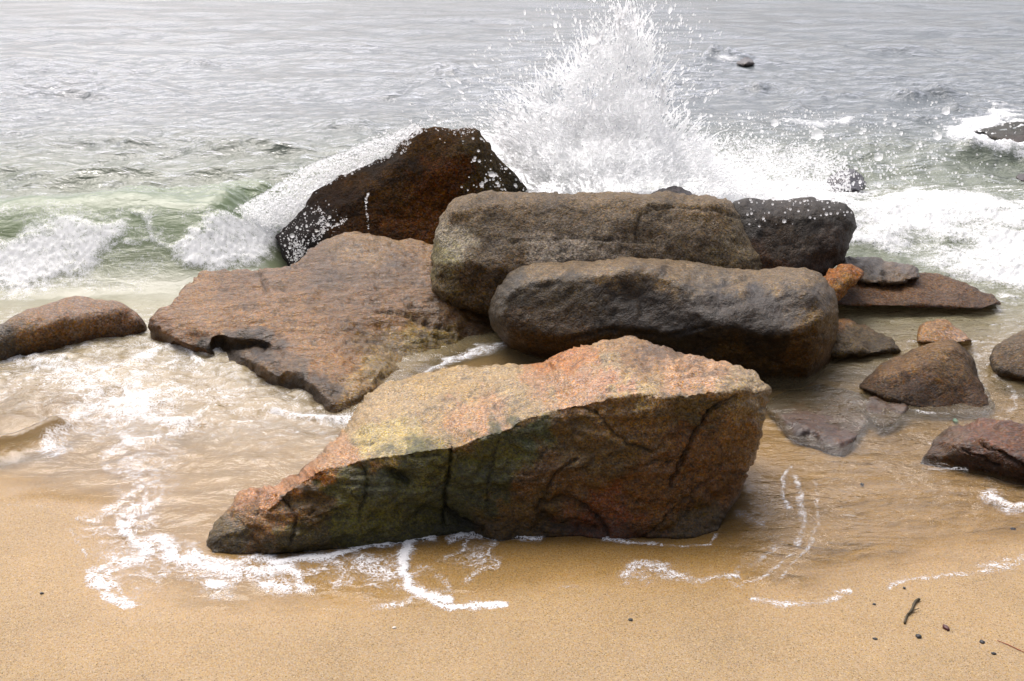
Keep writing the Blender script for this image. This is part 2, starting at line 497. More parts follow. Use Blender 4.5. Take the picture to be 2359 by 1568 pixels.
wave3 = ridge(0.05 * (1 + wob), 8.8 + 0.7 * wob, 9.6 + 0.7 * wob, 0.9)
# run-up behind the peaked rock
mound = 0.30 * np.exp(-((wx + 1.25) / 0.5) ** 2 - ((wy - 7.05) / 0.35) ** 2)
for bx_, by_, w_, a_ in ((1670, 138, .45, .20), (1735, 203, .35, .15), (1860, 212, .22, .08), (2160, 220, .3, .11), (2082, 223, .25, .10), (1830, 242, .16, .07), (2205, 248, .3, .07), (470, 150, .5, .10), (1020, 168, .4, .10), (1050, 150, .6, .08), (330, 330, .5, .07), (620, 345, .6, .09), (800, 285, .5, .08), (2270, 360, .5, .12), (2050, 345, .5, .10)):
    cx_, cy_ = at(bx_, by_, 0.05)[:2]
    dx_ = (wx - cx_) / w_; dy_ = (wy - cy_) / (0.28 + 0.015 * cy_)
    mound += a_ * np.exp(-dx_ ** 2) * np.where(dy_ < 0, np.exp(-(dy_ * 2.2) ** 2), np.exp(-dy_ ** 2)) * (1 + 0.8 * fbm(np.column_stack([wx * 4, wy * 3]), 3, 19))
mound += 0.14 * np.exp(-((wx - 0.7) / 0.75) ** 2 - ((wy - 7.1) / 0.5) ** 2)
level = level + wave1 + wave2 + wave3 + mound
bore_line = px2xy(spline([(-300, 1060), (-60, 1042), (20, 1034), (70, 1018), (130, 992)], 4))
bore = np.exp(-(seg_dist(wx, wy, bore_line) / 0.055) ** 2) * (wy < 5)
bore2 = np.exp(-(seg_dist(wx, wy, px2xy([(-200, 985), (60, 965), (150, 930)])) / 0.06) ** 2) * (wy < 5)
level = level + 0.055 * bore + 0.016 * bore2
wz = np.where(level > ws + film, level, ws + film)
wz = np.where(d < 0.0, ws + 0.06 * d, wz)
WP = np.column_stack([wx, wy, wz])
wpx, wpy = project(WP)

foam = np.zeros_like(wx)
def stroke(pts, w, s=0.9, n=6):
    global foam
    pl = spline(pts, n)
    a = np.array(pl); lo = a.min(0) - 4 * w; hi = a.max(0) + 4 * w
    m = np.where((wpx > lo[0]) & (wpx < hi[0]) & (wpy > lo[1]) & (wpy < hi[1]) & (wy > 1))[0]
    if not len(m): return
    X = wpx[m] + wnx[m] * (w * 1.1 + 5); Y = wpy[m] + wny[m] * (w * 0.9 + 4)
    dd = seg_dist(X, Y, pl) / (0.55 + np.clip(1.3 * wnz[m] + 0.55, 0, 1.6))
    foam[m] = np.maximum(foam[m], s * (0.85 * np.exp(-(dd / w) ** 2) + 0.25 * np.exp(-(dd / (3.2 * w)) ** 2)))
def patch(poly, s=0.8, soft=18.0, amt=14.0):
    global foam
    a = np.array(poly); lo = a.min(0) - 60; hi = a.max(0) + 60
    m = np.where((wpx > lo[0]) & (wpx < hi[0]) & (wpy > lo[1]) & (wpy < hi[1]) & (wy > 1))[0]
    if not len(m): return
    X = wpx[m] + wnx[m] * amt; Y = wpy[m] + wny[m] * amt
    pl = list(poly) + [poly[0]]
    dd = seg_dist(X, Y, pl)
    dd = np.where(inside(X, Y, poly), dd, -dd)
    foam[m] = np.maximum(foam[m], s * sstep(-soft * 0.5, soft, dd))
def blob(px, py, rx, ry, s=0.7):
    global foam
    m = np.where((np.abs(wpx - px) < 3 * rx) & (np.abs(wpy - py) < 3 * ry) & (wy > 1))[0]
    X = wpx[m] + wnx[m] * rx * 0.35; Y = wpy[m] + wny[m] * ry * 0.35
    foam[m] = np.maximum(foam[m], s * np.exp(-((X - px) / rx) ** 2 - ((Y - py) / ry) ** 2))
nP = np.column_stack([wx * 5.0, wy * 6.0])
wnx = fbm(nP, 4, 61) * 1.6; wny = fbm(nP, 4, 67) * 1.6; wnz = fbm(nP * 0.9, 3, 69)

# whitewater of the breaking wave
patch([(-400, 600), (0, 545), (90, 500), (160, 488), (250, 485), (300, 505), (300, 570), (240, 640), (110, 688), (0, 695), (-400, 700)], 1.0, 60, 26)
patch([(395, 560), (430, 510), (520, 485), (620, 460), (720, 420), (1000, 330), (1000, 450), (700, 560), (640, 585), (590, 612), (500, 630), (430, 640), (405, 600)], 1.0, 45, 26)
stroke([(280, 560), (330, 555), (380, 560), (420, 570)], 7, 0.6)
stroke([(300, 490), (340, 505), (350, 545)], 8, 0.6)
patch([(-200, 448), (420, 470), (640, 470), (640, 520), (260, 510), (-200, 520)], 0.42, 30)
patch([(180, 500), (420, 500), (420, 600), (330, 680), (180, 690)], 0.36, 40)
# whitewater behind and right of the rocks
patch([(1100, 300), (1300, 330), (1560, 330), (1700, 380), (1900, 410), (2000, 430), (2360, 430), (3000, 440), (3000, 620), (2500, 690), (2300, 670), (2200, 650), (2100, 600), (1950, 580), (1900, 500), (1400, 500), (1100, 470)], 0.92, 30, 20)
patch([(1500, 300), (1900, 330), (1960, 420), (1500, 420)], 0.45, 30)
patch([(2250, 560), (2500, 500), (2900, 640), (2358, 690), (2280, 640)], 0.42, 30)
patch([(2165, 300), (2200, 285), (2290, 262), (2330, 290), (2260, 300), (2400, 330), (2400, 350), (2330, 340), (2240, 318)], 0.9, 8, 6)
stroke([(2200, 300), (2260, 270), (2310, 262), (2345, 275)], 12, 0.9)
stroke([(2190, 305), (2260, 318), (2310, 335), (2380, 360)], 9, 0.9)
stroke([(2230, 325), (2300, 345), (2400, 375)], 7, 0.6)
stroke([(1800, 275), (1880, 285), (1960, 275)], 5, 0.6)
blob(1672, 132, 26, 7, 0.8); blob(1580, 182, 14, 3, 0.6)
# wash on the left
for pts, w, s in [([(0, 815), (60, 812), (92, 828), (86, 845)], 8, .8), ([(-200, 850), (0, 828), (40, 835)], 7, .7),
                  ([(130, 850), (190, 860), (240, 870)], 22, .75), ([(180, 880), (230, 905), (220, 915)], 16, .8), ([(60, 870), (100, 880), (150, 878)], 9, .6),
                  ([(110, 1030), (150, 1000), (200, 965), (285, 940), (318, 925)], 15, .9), ([(292, 898), (312, 925), (325, 950)], 9, 1.0),
                  ([(320, 945), (380, 968), (440, 978)], 9, .9), ([(330, 880), (350, 905), (390, 905)], 26, .75), ([(420, 905), (480, 900), (560, 905)], 8, .55),
                  ([(290, 1010), (360, 1005), (440, 980), (458, 978)], 7, .75), ([(235, 1050), (300, 1020), (340, 1020)], 7, .65), ([(200, 960), (260, 975), (320, 970)], 10, .6),
                  ([(285, 835), (350, 812), (400, 800), (430, 812), (470, 830)], 6, .8), ([(400, 800), (460, 808), (510, 800)], 5, .8), ([(350, 790), (370, 800), (400, 812)], 6, .7),
                  ([(640, 950), (700, 962), (790, 962), (830, 955)], 5, .85), ([(290, 1070), (320, 1050), (345, 1045)], 9, .5), ([(240, 1060), (250, 1080), (300, 1080)], 8, .5),
                  ([(300, 1130), (330, 1125), (345, 1170), (380, 1130)], 7, .7), ([(240, 1170), (290, 1145), (300, 1140)], 7, .6), ([(270, 1190), (300, 1180), (345, 1165), (370, 1150)], 9, .75),
                  ([(180, 1195), (225, 1205), (240, 1180), (290, 1140)], 8, .65), ([(162, 1190), (172, 1230), (193, 1290), (203, 1345)], 6, .6),
                  ([(205, 1330), (215, 1362), (250, 1382), (300, 1385)], 14, .95), ([(215, 1350), (250, 1310), (300, 1290), (345, 1265)], 13, .9), ([(300, 1385), (270, 1360), (240, 1345)], 10, .8),
                  ([(280, 1215), (310, 1235), (345, 1245), (360, 1240), (390, 1262), (405, 1275)], 11, .95), ([(305, 1185), (295, 1215), (310, 1230)], 9, .8), ([(230, 1230), (270, 1240), (300, 1250)], 10, .5),
                  ([(420, 1290), (450, 1275), (480, 1285), (520, 1298)], 10, .9), ([(440, 1280), (475, 1305), (545, 1315), (520, 1345), (480, 1345)], 13, .9), ([(325, 1305), (345, 1320), (365, 1330), (385, 1300)], 11, .6),
                  ([(560, 1290), (620, 1290), (640, 1305)], 9, .85), ([(570, 1320), (620, 1310), (680, 1318), (695, 1345), (720, 1350)], 9, .9), ([(575, 1325), (620, 1345), (660, 1345)], 11, .85),
                  ([(620, 1297), (700, 1285), (760, 1280), (830, 1262), (900, 1250), (950, 1240), (1000, 1238)], 6.5, 1.1), ([(965, 1232), (945, 1255), (935, 1285), (928, 1320)], 9, 1.2), ([(928, 1315), (935, 1345), (960, 1365), (1010, 1385), (1040, 1392)], 10, 1.2),
                  ([(935, 1345), (985, 1385), (1030, 1402), (1080, 1402), (1155, 1390)], 7, 1.1), ([(870, 1398), (910, 1390), (940, 1378)], 6, .8), ([(855, 1310), (880, 1300), (930, 1300)], 8, .7),
                  ([(690, 1330), (740, 1310), (770, 1290)], 6, .6), ([(770, 1290), (790, 1320), (765, 1345)], 6, .65), ([(840, 1275), (810, 1300), (780, 1320)], 5, .6), ([(845, 1330), (850, 1365), (840, 1380)], 5, .45),
                  ([(1030, 1240), (1060, 1228), (1110, 1230), (1180, 1236), (1245, 1240)], 5, 1.0), ([(1075, 1240), (1060, 1260), (1035, 1275), (1010, 1290)], 4.5, .7), ([(1150, 1245), (1130, 1270), (1145, 1300), (1110, 1310), (1075, 1345)], 6, .75),
                  ([(1000, 1330), (1020, 1340), (1040, 1360)], 5, .5), ([(1290, 1355), (1330, 1350)], 4, .5),
                  ([(1440, 1330), (1470, 1308), (1540, 1318), (1620, 1330), (1690, 1322)], 11, .95), ([(1450, 1320), (1480, 1335), (1500, 1320)], 8, .7), ([(1665, 1320), (1680, 1340), (1700, 1352)], 6, .8),
                  ([(1730, 1382), (1800, 1392), (1870, 1390), (1905, 1378), (1950, 1358)], 5.5, .95), ([(2050, 1346), (2100, 1338), (2160, 1326), (2260, 1312), (2370, 1288), (2500, 1270)], 6, .85),
                  ([(2270, 1135), (2300, 1152), (2330, 1165), (2400, 1172)], 7, 1.0), ([(1822, 1075), (1801, 1095), (1803, 1140), (1818, 1170)], 3.5, .85), ([(1828, 1090), (1840, 1130), (1845, 1190)], 5, .4),
                  ([(975, 868), (1030, 835), (1100, 808), (1160, 788)], 4.5, .95), ([(1395, 1240), (1450, 1246), (1540, 1254), (1640, 1252)], 3.5, .9), ([(1640, 1245), (1650, 1230)], 3, .9),
                  ([(2060, 935), (2130, 948), (2180, 950)], 3, .7), ([(2000, 925), (2030, 905), (2035, 880)], 4, .5),
                  ([(2290, 860), (2320, 890), (2340, 925), (2320, 960)], 6, .5), ([(2250, 820), (2358, 830)], 6, .45), ([(2040, 700), (2150, 705), (2290, 700)], 5, .4), ([(2240, 660), (2290, 690), (2340, 700)], 9, .7),
                  ([(2200, 990), (2250, 985)], 3, .5), ([(2150, 1080), (2230, 1085)], 4, .5), ([(2230, 1068), (2290, 1080), (2360, 1095)], 3, .6)]:
    lf = pts[0][0] < 720
    stroke(pts, w * (1.0 if s > 1.05 else 1.3), s * (0.88 if s > 1.05 else (0.82 if lf else 0.66)))
blob(210, 872, 70, 40, .55); blob(330, 900, 90, 55, .45); blob(420, 850, 120, 45, .35); blob(100, 860, 130, 45, .35)
blob(60, 1175, 80, 22, .36); blob(270, 1290, 95, 80, .56); blob(235, 1350, 50, 36, .60); blob(330, 1185, 55, 55, .50); blob(470, 1308, 75, 32, .58); blob(620, 1330, 80, 26, .56); blob(215, 1210, 55, 40, .5); blob(860, 1315, 150, 50, .50); blob(340, 1090, 110, 110, .42); blob(1090, 1280, 75, 42, .45); blob(250, 950, 190, 70, .60); blob(480, 960, 140, 50, .36); blob(220, 865, 200, 60, .60); blob(60, 830, 120, 30, .5); blob(420, 840, 110, 40, .5)
stroke([(1830, 1090), (1850, 1180), (1835, 1250), (1780, 1310), (1690, 1352)], 5, .42); stroke([(1872, 1100), (1885, 1200), (1850, 1270), (1790, 1335)], 4, .36); stroke([(1700, 1180), (1760, 1200)], 8, .33); stroke([(1690, 1310), (1740, 1290), (1790, 1250)], 8, .36)

open_ = np.clip(0.95 + 1.1 * fbm(np.column_stack([wx * 2.0, wy * 3.4]), 4, 73), 0.25, 1.1)
foam = np.where(wy > 5.0, foam * np.where(wx < -1.0, 0.5 + 0.5 * open_, open_), foam)
foam = np.maximum(foam, 0.34 * leftness * sstep(0.15, 1.1, d) * sstep(6.0, 5.0, wy))
depth = np.maximum(wz - ws, 0)
k = 1.5 + 11.0 * leftness * sstep(2.85, 3.7, wy) + 4.5 * rightness * sstep(3.5, 4.6, wy) + 16 * deep
murk = np.clip(1 - np.exp(-k * depth), 0, 0.97) * sstep(0.02, 1.15, d + 0.08 * wnx)
murk = np.where(wy > 5.4, np.maximum(murk, 0.75 * sstep(5.2, 6.2, wy)), murk)
greenness = sstep(4.3, 6.3, wy)
cA = np.array([0.64, 0.51, 0.28]); cB = np.array([0.24, 0.275, 0.175]); cC = np.array([0.20, 0.235, 0.25])
fdist = sstep(7.0, 14.0, wy)[:, None]
bodyc = cA * (1 - greenness[:, None]) + cB * greenness[:, None]
bodyc = bodyc * (1 - fdist) + cC * fdist
# greener and paler in the thin face of the breaking wave
facew = np.clip(wave1 / 0.3, 0, 1)[:, None] * (1 - fdist)
bodyc = bodyc * (1 - 0.6 * facew) + np.array([0.17, 0.27, 0.10]) * 0.6 * facew
tb = np.clip(bore * 1.1 + bore2 * 0.6, 0, 1)[:, None]
foam = foam * (1 - 0.7 * tb[:, 0])
bodyc = bodyc * (1 - tb) + np.array([0.25, 0.155, 0.045]) * tb
murk = np.maximum(murk, 0.8 * tb[:, 0])
cover = sstep(0.0, 0.20, d + 0.05 * wnz)
ripple = 0.35 + 0.5 * rightness + 0.5 * leftness * sstep(3.0, 4.0, wy) + 0.9 * deep
ripple *= sstep(0.0, 0.3, d)
rx_ = np.exp(-((wpx - 1850) / 170) ** 2 - ((wpy - 1230) / 140) ** 2) + np.exp(-((wpx - 2200) / 260) ** 2 - ((wpy - 1060) / 90) ** 2) + 0.8 * np.exp(-((wpx - 1950) / 150) ** 2 - ((wpy - 940) / 80) ** 2) + 1.0 * np.exp(-((wpx - 2180) / 260) ** 2 - ((wpy - 800) / 130) ** 2)
ripple = ripple + 1.6 * np.where(wy > 1, rx_, 0) * sstep(0.0, 0.2, d)
ripple = ripple * (1 - 0.7 * leftness * sstep(4.9, 5.3, wy) * sstep(7.0, 6.4, wy))
swell = sstep(6.0, 8.5, wy)
far = sstep(9, 40, wy)
wz2 = wz + sstep(0.35, 0.9, foam) * np.clip(wy - 2.2, 0, 3) * (0.003 + 0.008 * np.abs(fbm(np.column_stack([wx * 30, wy * 36]), 4, 77, 0.65)))
sea = mk('water', np.column_stack([wx, wy, wz2]), wq, M_WATER, attrs={'foam': foam, 'murk': murk, 'ripple': ripple, 'swell': swell, 'cover': cover, 'far': far}, colors={'body': bodyc})
tag(sea, kind='structure')

# ------------------------------------------------------------------ rocks
def tri_interp(pts, w, tris, Q):
    """piecewise-linear interpolation of w over triangles at points Q"""
    out = np.full(len(Q), np.nan)
    best = np.full(len(Q), -1e9)
    for a, b, c in tris:
        A, B, D = pts[a], pts[b], pts[c]
        den = (B[1] - D[1]) * (A[0] - D[0]) + (D[0] - B[0]) * (A[1] - D[1])
        if abs(den) < 1e-9: continue
        l0 = ((B[1] - D[1]) * (Q[:, 0] - D[0]) + (D[0] - B[0]) * (Q[:, 1] - D[1])) / den
        l1 = ((D[1] - A[1]) * (Q[:, 0] - D[0]) + (A[0] - D[0]) * (Q[:, 1] - D[1])) / den
        l2 = 1 - l0 - l1
        mn = np.minimum(np.minimum(l0, l1), l2)
        m = mn > best
        best[m] = mn[m]
        out[m] = (l0 * w[a] + l1 * w[b] + l2 * w[c])[m]
    return out

def rock(name, outline, label, mat, ridges=(), pts=(), L=8.0, edge=(40, 0.12), thick=0.5, sm=6, disp=((2.2, 0.02, 3), (9, 0.010, 4), (45, 0.003, 2)),
         cracks=(), cols=((0, 0, (0.2, 0.15, 0.1)),), wet=0.0, seed=1, aniso=(1, 1, 1), cat='rock', group=None, crag=0.0, rough_edge=0.0):
    rs = np.random.RandomState(seed)
    # ---- coarse facets
    cp = [(p[0], p[1]) for p in outline]; cv = [1.0 / t_of(*p) for p in outline]
    n0 = len(cp); ce = [(i, (i + 1) % n0) for i in range(n0)]
    for r in ridges:
        prev = None
        for p in r:
            j = None
            for q in range(len(cp)):
                if abs(cp[q][0] - p[0]) < 1.5 and abs(cp[q][1] - p[1]) < 1.5: j = q
            if j is None:
                cp.append((p[0], p[1])); cv.append(1.0 / t_of(*p)); j = len(cp) - 1
            if prev is not None and prev != j: ce.append((prev, j))
            prev = j
    for p in pts:
        cp.append((p[0], p[1])); cv.append(1.0 / t_of(*p))
    r = delaunay_2d_cdt([Vector(p) for p in cp], ce, [], 1, 1e-4)
    vv = np.array([tuple(v) for v in r[0]]); tr = [tuple(f) for f in r[2]]
    wv = np.zeros(len(vv))
    cpa = np.array(cp); cva = np.array(cv)
    for i, src in enumerate(r[3]):
        wv[i] = cva[src[0]] if len(src) else cva[np.argmin(((cpa - vv[i]) ** 2).sum(1))]
    tris = []
    for f in tr:
        for k in range(1, len(f) - 1): tris.append((f[0], f[k], f[k + 1]))
    # ---- fine points: wobbling outline, jittered inside
    ol = []
    for i in range(n0):
        a, b = np.array(cp[i]), np.array(cp[(i + 1) % n0])
        m = max(1, int(np.hypot(*(b - a)) / L))
        for k in range(m): ol.append(a + (b - a) * k / m)
    ol = np.array(ol)
    ww = tri_interp(vv, wv, tris, ol)
    # soften traced corners
    for _ in range(2):
        ol = 0.5 * ol + 0.25 * (np.roll(ol, 1, 0) + np.roll(ol, -1, 0))
        ww = 0.5 * ww + 0.25 * (np.roll(ww, 1) + np.roll(ww, -1))
    if rough_edge:
        nn = np.column_stack([fbm(ol / 30.0, 3, seed + 5), fbm(ol / 30.0 + 50, 3, seed + 6)])
        ol = ol + nn * rough_edge
    lo, hi = ol.min(0), ol.max(0)
    gx, gy = np.meshgrid(np.arange(lo[0], hi[0], L), np.arange(lo[1], hi[1], L * 0.87))
    gx = gx + (np.arange(gx.shape[0]) % 2)[:, None] * L * 0.5
    g = np.column_stack([gx.ravel(), gy.ravel()]) + rs.uniform(-0.2, 0.2, (gx.size, 2)) * L
    olp = [tuple(p) for p in ol]
    di = seg_dist(g[:, 0], g[:, 1], olp + [olp[0]])
    g = g[inside(g[:, 0], g[:, 1], olp) & (di > L * 0.45)]
    gw = tri_interp(vv, wv, tris, g)
    nb = len(ol)
    allp = np.vstack([ol, g]); allw = np.concatenate([ww, gw])
    r2 = delaunay_2d_cdt([Vector(p) for p in allp], [(i, (i + 1) % nb) for i in range(nb)], [], 1, 1e-5)
    P2 = np.array([tuple(v) for v in r2[0]])
    w2 = np.zeros(len(P2)); isb = np.zeros(len(P2), bool)
    for i, src in enumerate(r2[3]):
        j = src[0] if len(src) else int(np.argmin(((allp - P2[i]) ** 2).sum(1)))
        w2[i] = allw[j]; isb[i] = j < nb
    T = np.array([f for f in r2[2] if len(f) == 3], np.int64)
    # orientation: counter-clockwise in picture space with y down -> flip so that normals face the viewer
    ar = (P2[T[:, 1], 0] - P2[T[:, 0], 0]) * (P2[T[:, 2], 1] - P2[T[:, 0], 1]) - (P2[T[:, 1], 1] - P2[T[:, 0], 1]) * (P2[T[:, 2], 0] - P2[T[:, 0], 0])
    T[ar > 0] = T[ar > 0][:, ::-1]
    E = np.vstack([T[:, [0, 1]], T[:, [1, 2]], T[:, [2, 0]]])
    deg = np.bincount(E.ravel(), minlength=len(P2)).astype(float)
    def lap(x):
        s = np.bincount(E[:, 0], x[E[:, 1]], len(P2)) + np.bincount(E[:, 1], x[E[:, 0]], len(P2))
        return s / np.maximum(deg, 1)
    for _ in range(sm):
        w2 = np.where(isb, w2, 0.4 * w2 + 0.6 * lap(w2))
    de = seg_dist(P2[:, 0], P2[:, 1], olp + [olp[0]])
    de[isb] = 0
    t = 1.0 / w2
    R, push = edge
    x = np.clip(de / R, 0, 1)
    prof = 1 - np.sqrt(np.maximum(0, 1 - (1 - x) ** 2))
    t = t + push * prof
    Rb = max(R * 1.5, 0.35 * de.max())
    xb = np.clip(de / Rb, 0, 1)
    tb = t + thick * np.sqrt(np.maximum(0, 1 - (1 - xb) ** 2))
    Vf = pos(P2[:, 0], P2[:, 1], t); Vb = pos(P2[:, 0], P2[:, 1], tb)
    n = len(P2)
    remap = np.arange(n); inner = np.where(~isb)[0]
    remap[inner] = n + np.arange(len(inner))
    V = np.vstack([Vf, Vb[inner]])
    src = np.concatenate([np.arange(n), inner])
    Fc = np.vstack([T, remap[T[:, ::-1]]])
    good = (Fc[:, 0] != Fc[:, 1]) & (Fc[:, 1] != Fc[:, 2]) & (Fc[:, 0] != Fc[:, 2])
    Fc = Fc[good]
    # normals
    fn = np.cross(V[Fc[:, 1]] - V[Fc[:, 0]], V[Fc[:, 2]] - V[Fc[:, 0]])
    def vnorm():
        fn = np.cross(V[Fc[:, 1]] - V[Fc[:, 0]], V[Fc[:, 2]] - V[Fc[:, 0]])
        N = np.zeros_like(V)
        for k in range(3):
            for c in range(3):
                N[:, c] += np.bincount(Fc[:, k], fn[:, c], len(V))
        return N / (np.linalg.norm(N, axis=1)[:, None] + 1e-12)
    N = vnorm()
    q = (V - V.mean(0)) * np.array(aniso) + seed * 3.7
    dsum = np.zeros(len(V))
    for sc, am, oc in disp:
        dsum += am * fbm(q * sc, oc, seed + int(sc))
    if crag:
        cr = fbm(q * 6.0, 4, seed + 90, 0.55, ridged=True)
        dsum -= crag * sstep(0.30, 0.62, cr)
    crackv = np.zeros(len(V))
    wxp = P2[src, 0] + fbm(P2[src] / 18.0, 3, seed + 40) * 7
    wyp = P2[src, 1] + fbm(P2[src] / 18.0 + 33, 3, seed + 41) * 7
    isfront = np.arange(len(V)) < n
    extra = []
    if name == 'flat_slab':
        for _ in range(70):
            x_, y_ = rs.uniform(480, 1090), rs.uniform(560, 800); l_ = rs.uniform(14, 60)
            extra.append(([(x_, y_), (x_ + l_ * 0.5, y_ + rs.uniform(-5, 6)), (x_ + l_, y_ + rs.uniform(-4, 14))], rs.uniform(1.6, 3.0), rs.uniform(0.004, 0.012)))
    if name == 'banded_rock':
        for _ in range(34):
            x_, y_ = rs.uniform(900, 1720), rs.uniform(810, 960); l_ = rs.uniform(20, 80)
            extra.append(([(x_, y_), (x_ + l_ * 0.5, y_ - l_ * 0.16 + rs.uniform(-4, 4)), (x_ + l_, y_ - l_ * 0.28)], rs.uniform(1.4, 2.4), rs.uniform(0.002, 0.006)))
        for _ in range(40):
            x_, y_ = rs.uniform(640, 1720), rs.uniform(960, 1230); l_ = rs.uniform(20, 70)
            extra.append(([(x_, y_), (x_ + l_ * 0.5, y_ + rs.uniform(-9, 9)), (x_ + l_, y_ + rs.uniform(-22, 16))], rs.uniform(1.6, 3.0), rs.uniform(0.003, 0.009)))
    if name in ('grey_boulder', 'dark_boulder', 'black_rock'):
        x0_, y0_ = P2.min(0); x1_, y1_ = P2.max(0)
        for _ in range(22):
            x_, y_ = rs.uniform(x0_, x1_), rs.uniform(y0_, y1_); l_ = rs.uniform(20, 80)
            extra.append(([(x_, y_), (x_ + l_ * 0.5, y_ + rs.uniform(-6, 6)), (x_ + l_, y_ + rs.uniform(-12, 12))], rs.uniform(1.5, 2.6), rs.uniform(0.002, 0.006)))
    for pl, wd, dep in list(cracks) + extra:
        dd = seg_dist(wxp, wyp, spline(pl, 4))
        kf = np.exp(-(dd / wd) ** 2) * isfront
        dsum -= dep * kf
        if dep > 0: crackv = np.maximum(crackv, kf)
    V = V + N * dsum[:, None]
    # mineral colour, with lit tops and shaded fronts painted in
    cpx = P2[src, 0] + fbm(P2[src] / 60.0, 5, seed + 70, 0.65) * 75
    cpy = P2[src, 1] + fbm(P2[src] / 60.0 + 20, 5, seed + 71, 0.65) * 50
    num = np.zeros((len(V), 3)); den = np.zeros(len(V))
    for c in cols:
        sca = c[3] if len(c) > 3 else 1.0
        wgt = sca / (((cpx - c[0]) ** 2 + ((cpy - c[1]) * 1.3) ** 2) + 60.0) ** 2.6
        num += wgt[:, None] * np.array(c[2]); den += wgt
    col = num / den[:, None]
    tide = 1 - 0.45 * sstep(0.08, 0.02, V[:, 2] + 0.05 * fbm(V * 5.0, 3, seed + 60)) * (V[:, 1] < 9)
    lum_ = col.mean(1)[:, None]
    col = np.maximum(lum_ + (col - lum_) * 1.22, 0.003)
    col = col * tide[:, None] * 0.86
    col = col * (0.72 if cp[0][0] > 1700 or name in ('peaked_rock', 'black_rock') else 1.0)
    col = col * (1 - 0.55 * crackv)[:, None]
    Nz = vnorm()[:, 2]
    wv_ = np.full(len(V), float(wet))
    smo = sstep(0.35, 0.8, Nz) * min(1.0, wet * 1.4)
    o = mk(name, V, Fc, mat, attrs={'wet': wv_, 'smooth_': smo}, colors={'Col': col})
    tag(o, label, cat, group)
    return o

MR_SPECK = rock_mat('granite_speckled', rough=0.72, grain=150, grain_amt=0.75, bump=0.85, mott=6, mid=26)
MR_DARK = rock_mat('granite_dark_wet', rough=0.62, grain=170, grain_amt=0.7, bump=0.75, mott=6, mid=22, spec=0.18)
MR_PEAK = rock_mat('weedy_dark_rock', rough=0.8, grain=120, grain_amt=0.8, bump=0.9, mott=5, mott_amt=0.5, mid=18, spec=0.06)
MR_SLAB = rock_mat('slab_wet', rough=0.5, grain=150, grain_amt=0.5, bump=1.0, mott=5, mid=20, spec=0.32, strata=((0.5, 1.6, 1.0), (0, 0, 0.5)))
MR_FRONT = rock_mat('granite_banded', rough=0.58, grain=230, grain_amt=0.75, bump=0.95, mott=5, mott_amt=0.4, mid=24, spec=0.25, strata=((0.7, 1.4, 1.3), (0, 0.5, 0.6)))

exec_rocks = True
# 1 ---- big banded rock in front
tan, peach, pink = (0.39, 0.305, 0.205), (0.42, 0.285, 0.195), (0.41, 0.265, 0.19)
green, dgrn, brn, org = (0.085, 0.080, 0.030), (0.046, 0.047, 0.022), (0.095, 0.060, 0.024), (0.130, 0.066, 0.026)  # algae and rust hues, darkened further to paint the front face's shade
F_ridge = [(560, 1200, 2.97), (610, 1165, 2.98), (650, 1130, 3.0), (700, 1090, 3.02), (745, 1066, 3.03), (800, 1058, 3.05), (870, 1046, 3.05), (925, 1040, 3.05), (1010, 1027, 3.05), (1060, 1020, 3.06),
           (1095, 1003, 3.07), (1150, 985, 3.08), (1190, 962, 3.10), (1250, 937, 3.12), (1310, 926, 3.12), (1400, 914, 3.12), (1480, 905, 3.12), (1560, 908, 3.12), (1640, 897, 3.14), (1700, 897, 3.17), (1766, 900, 3.28)]
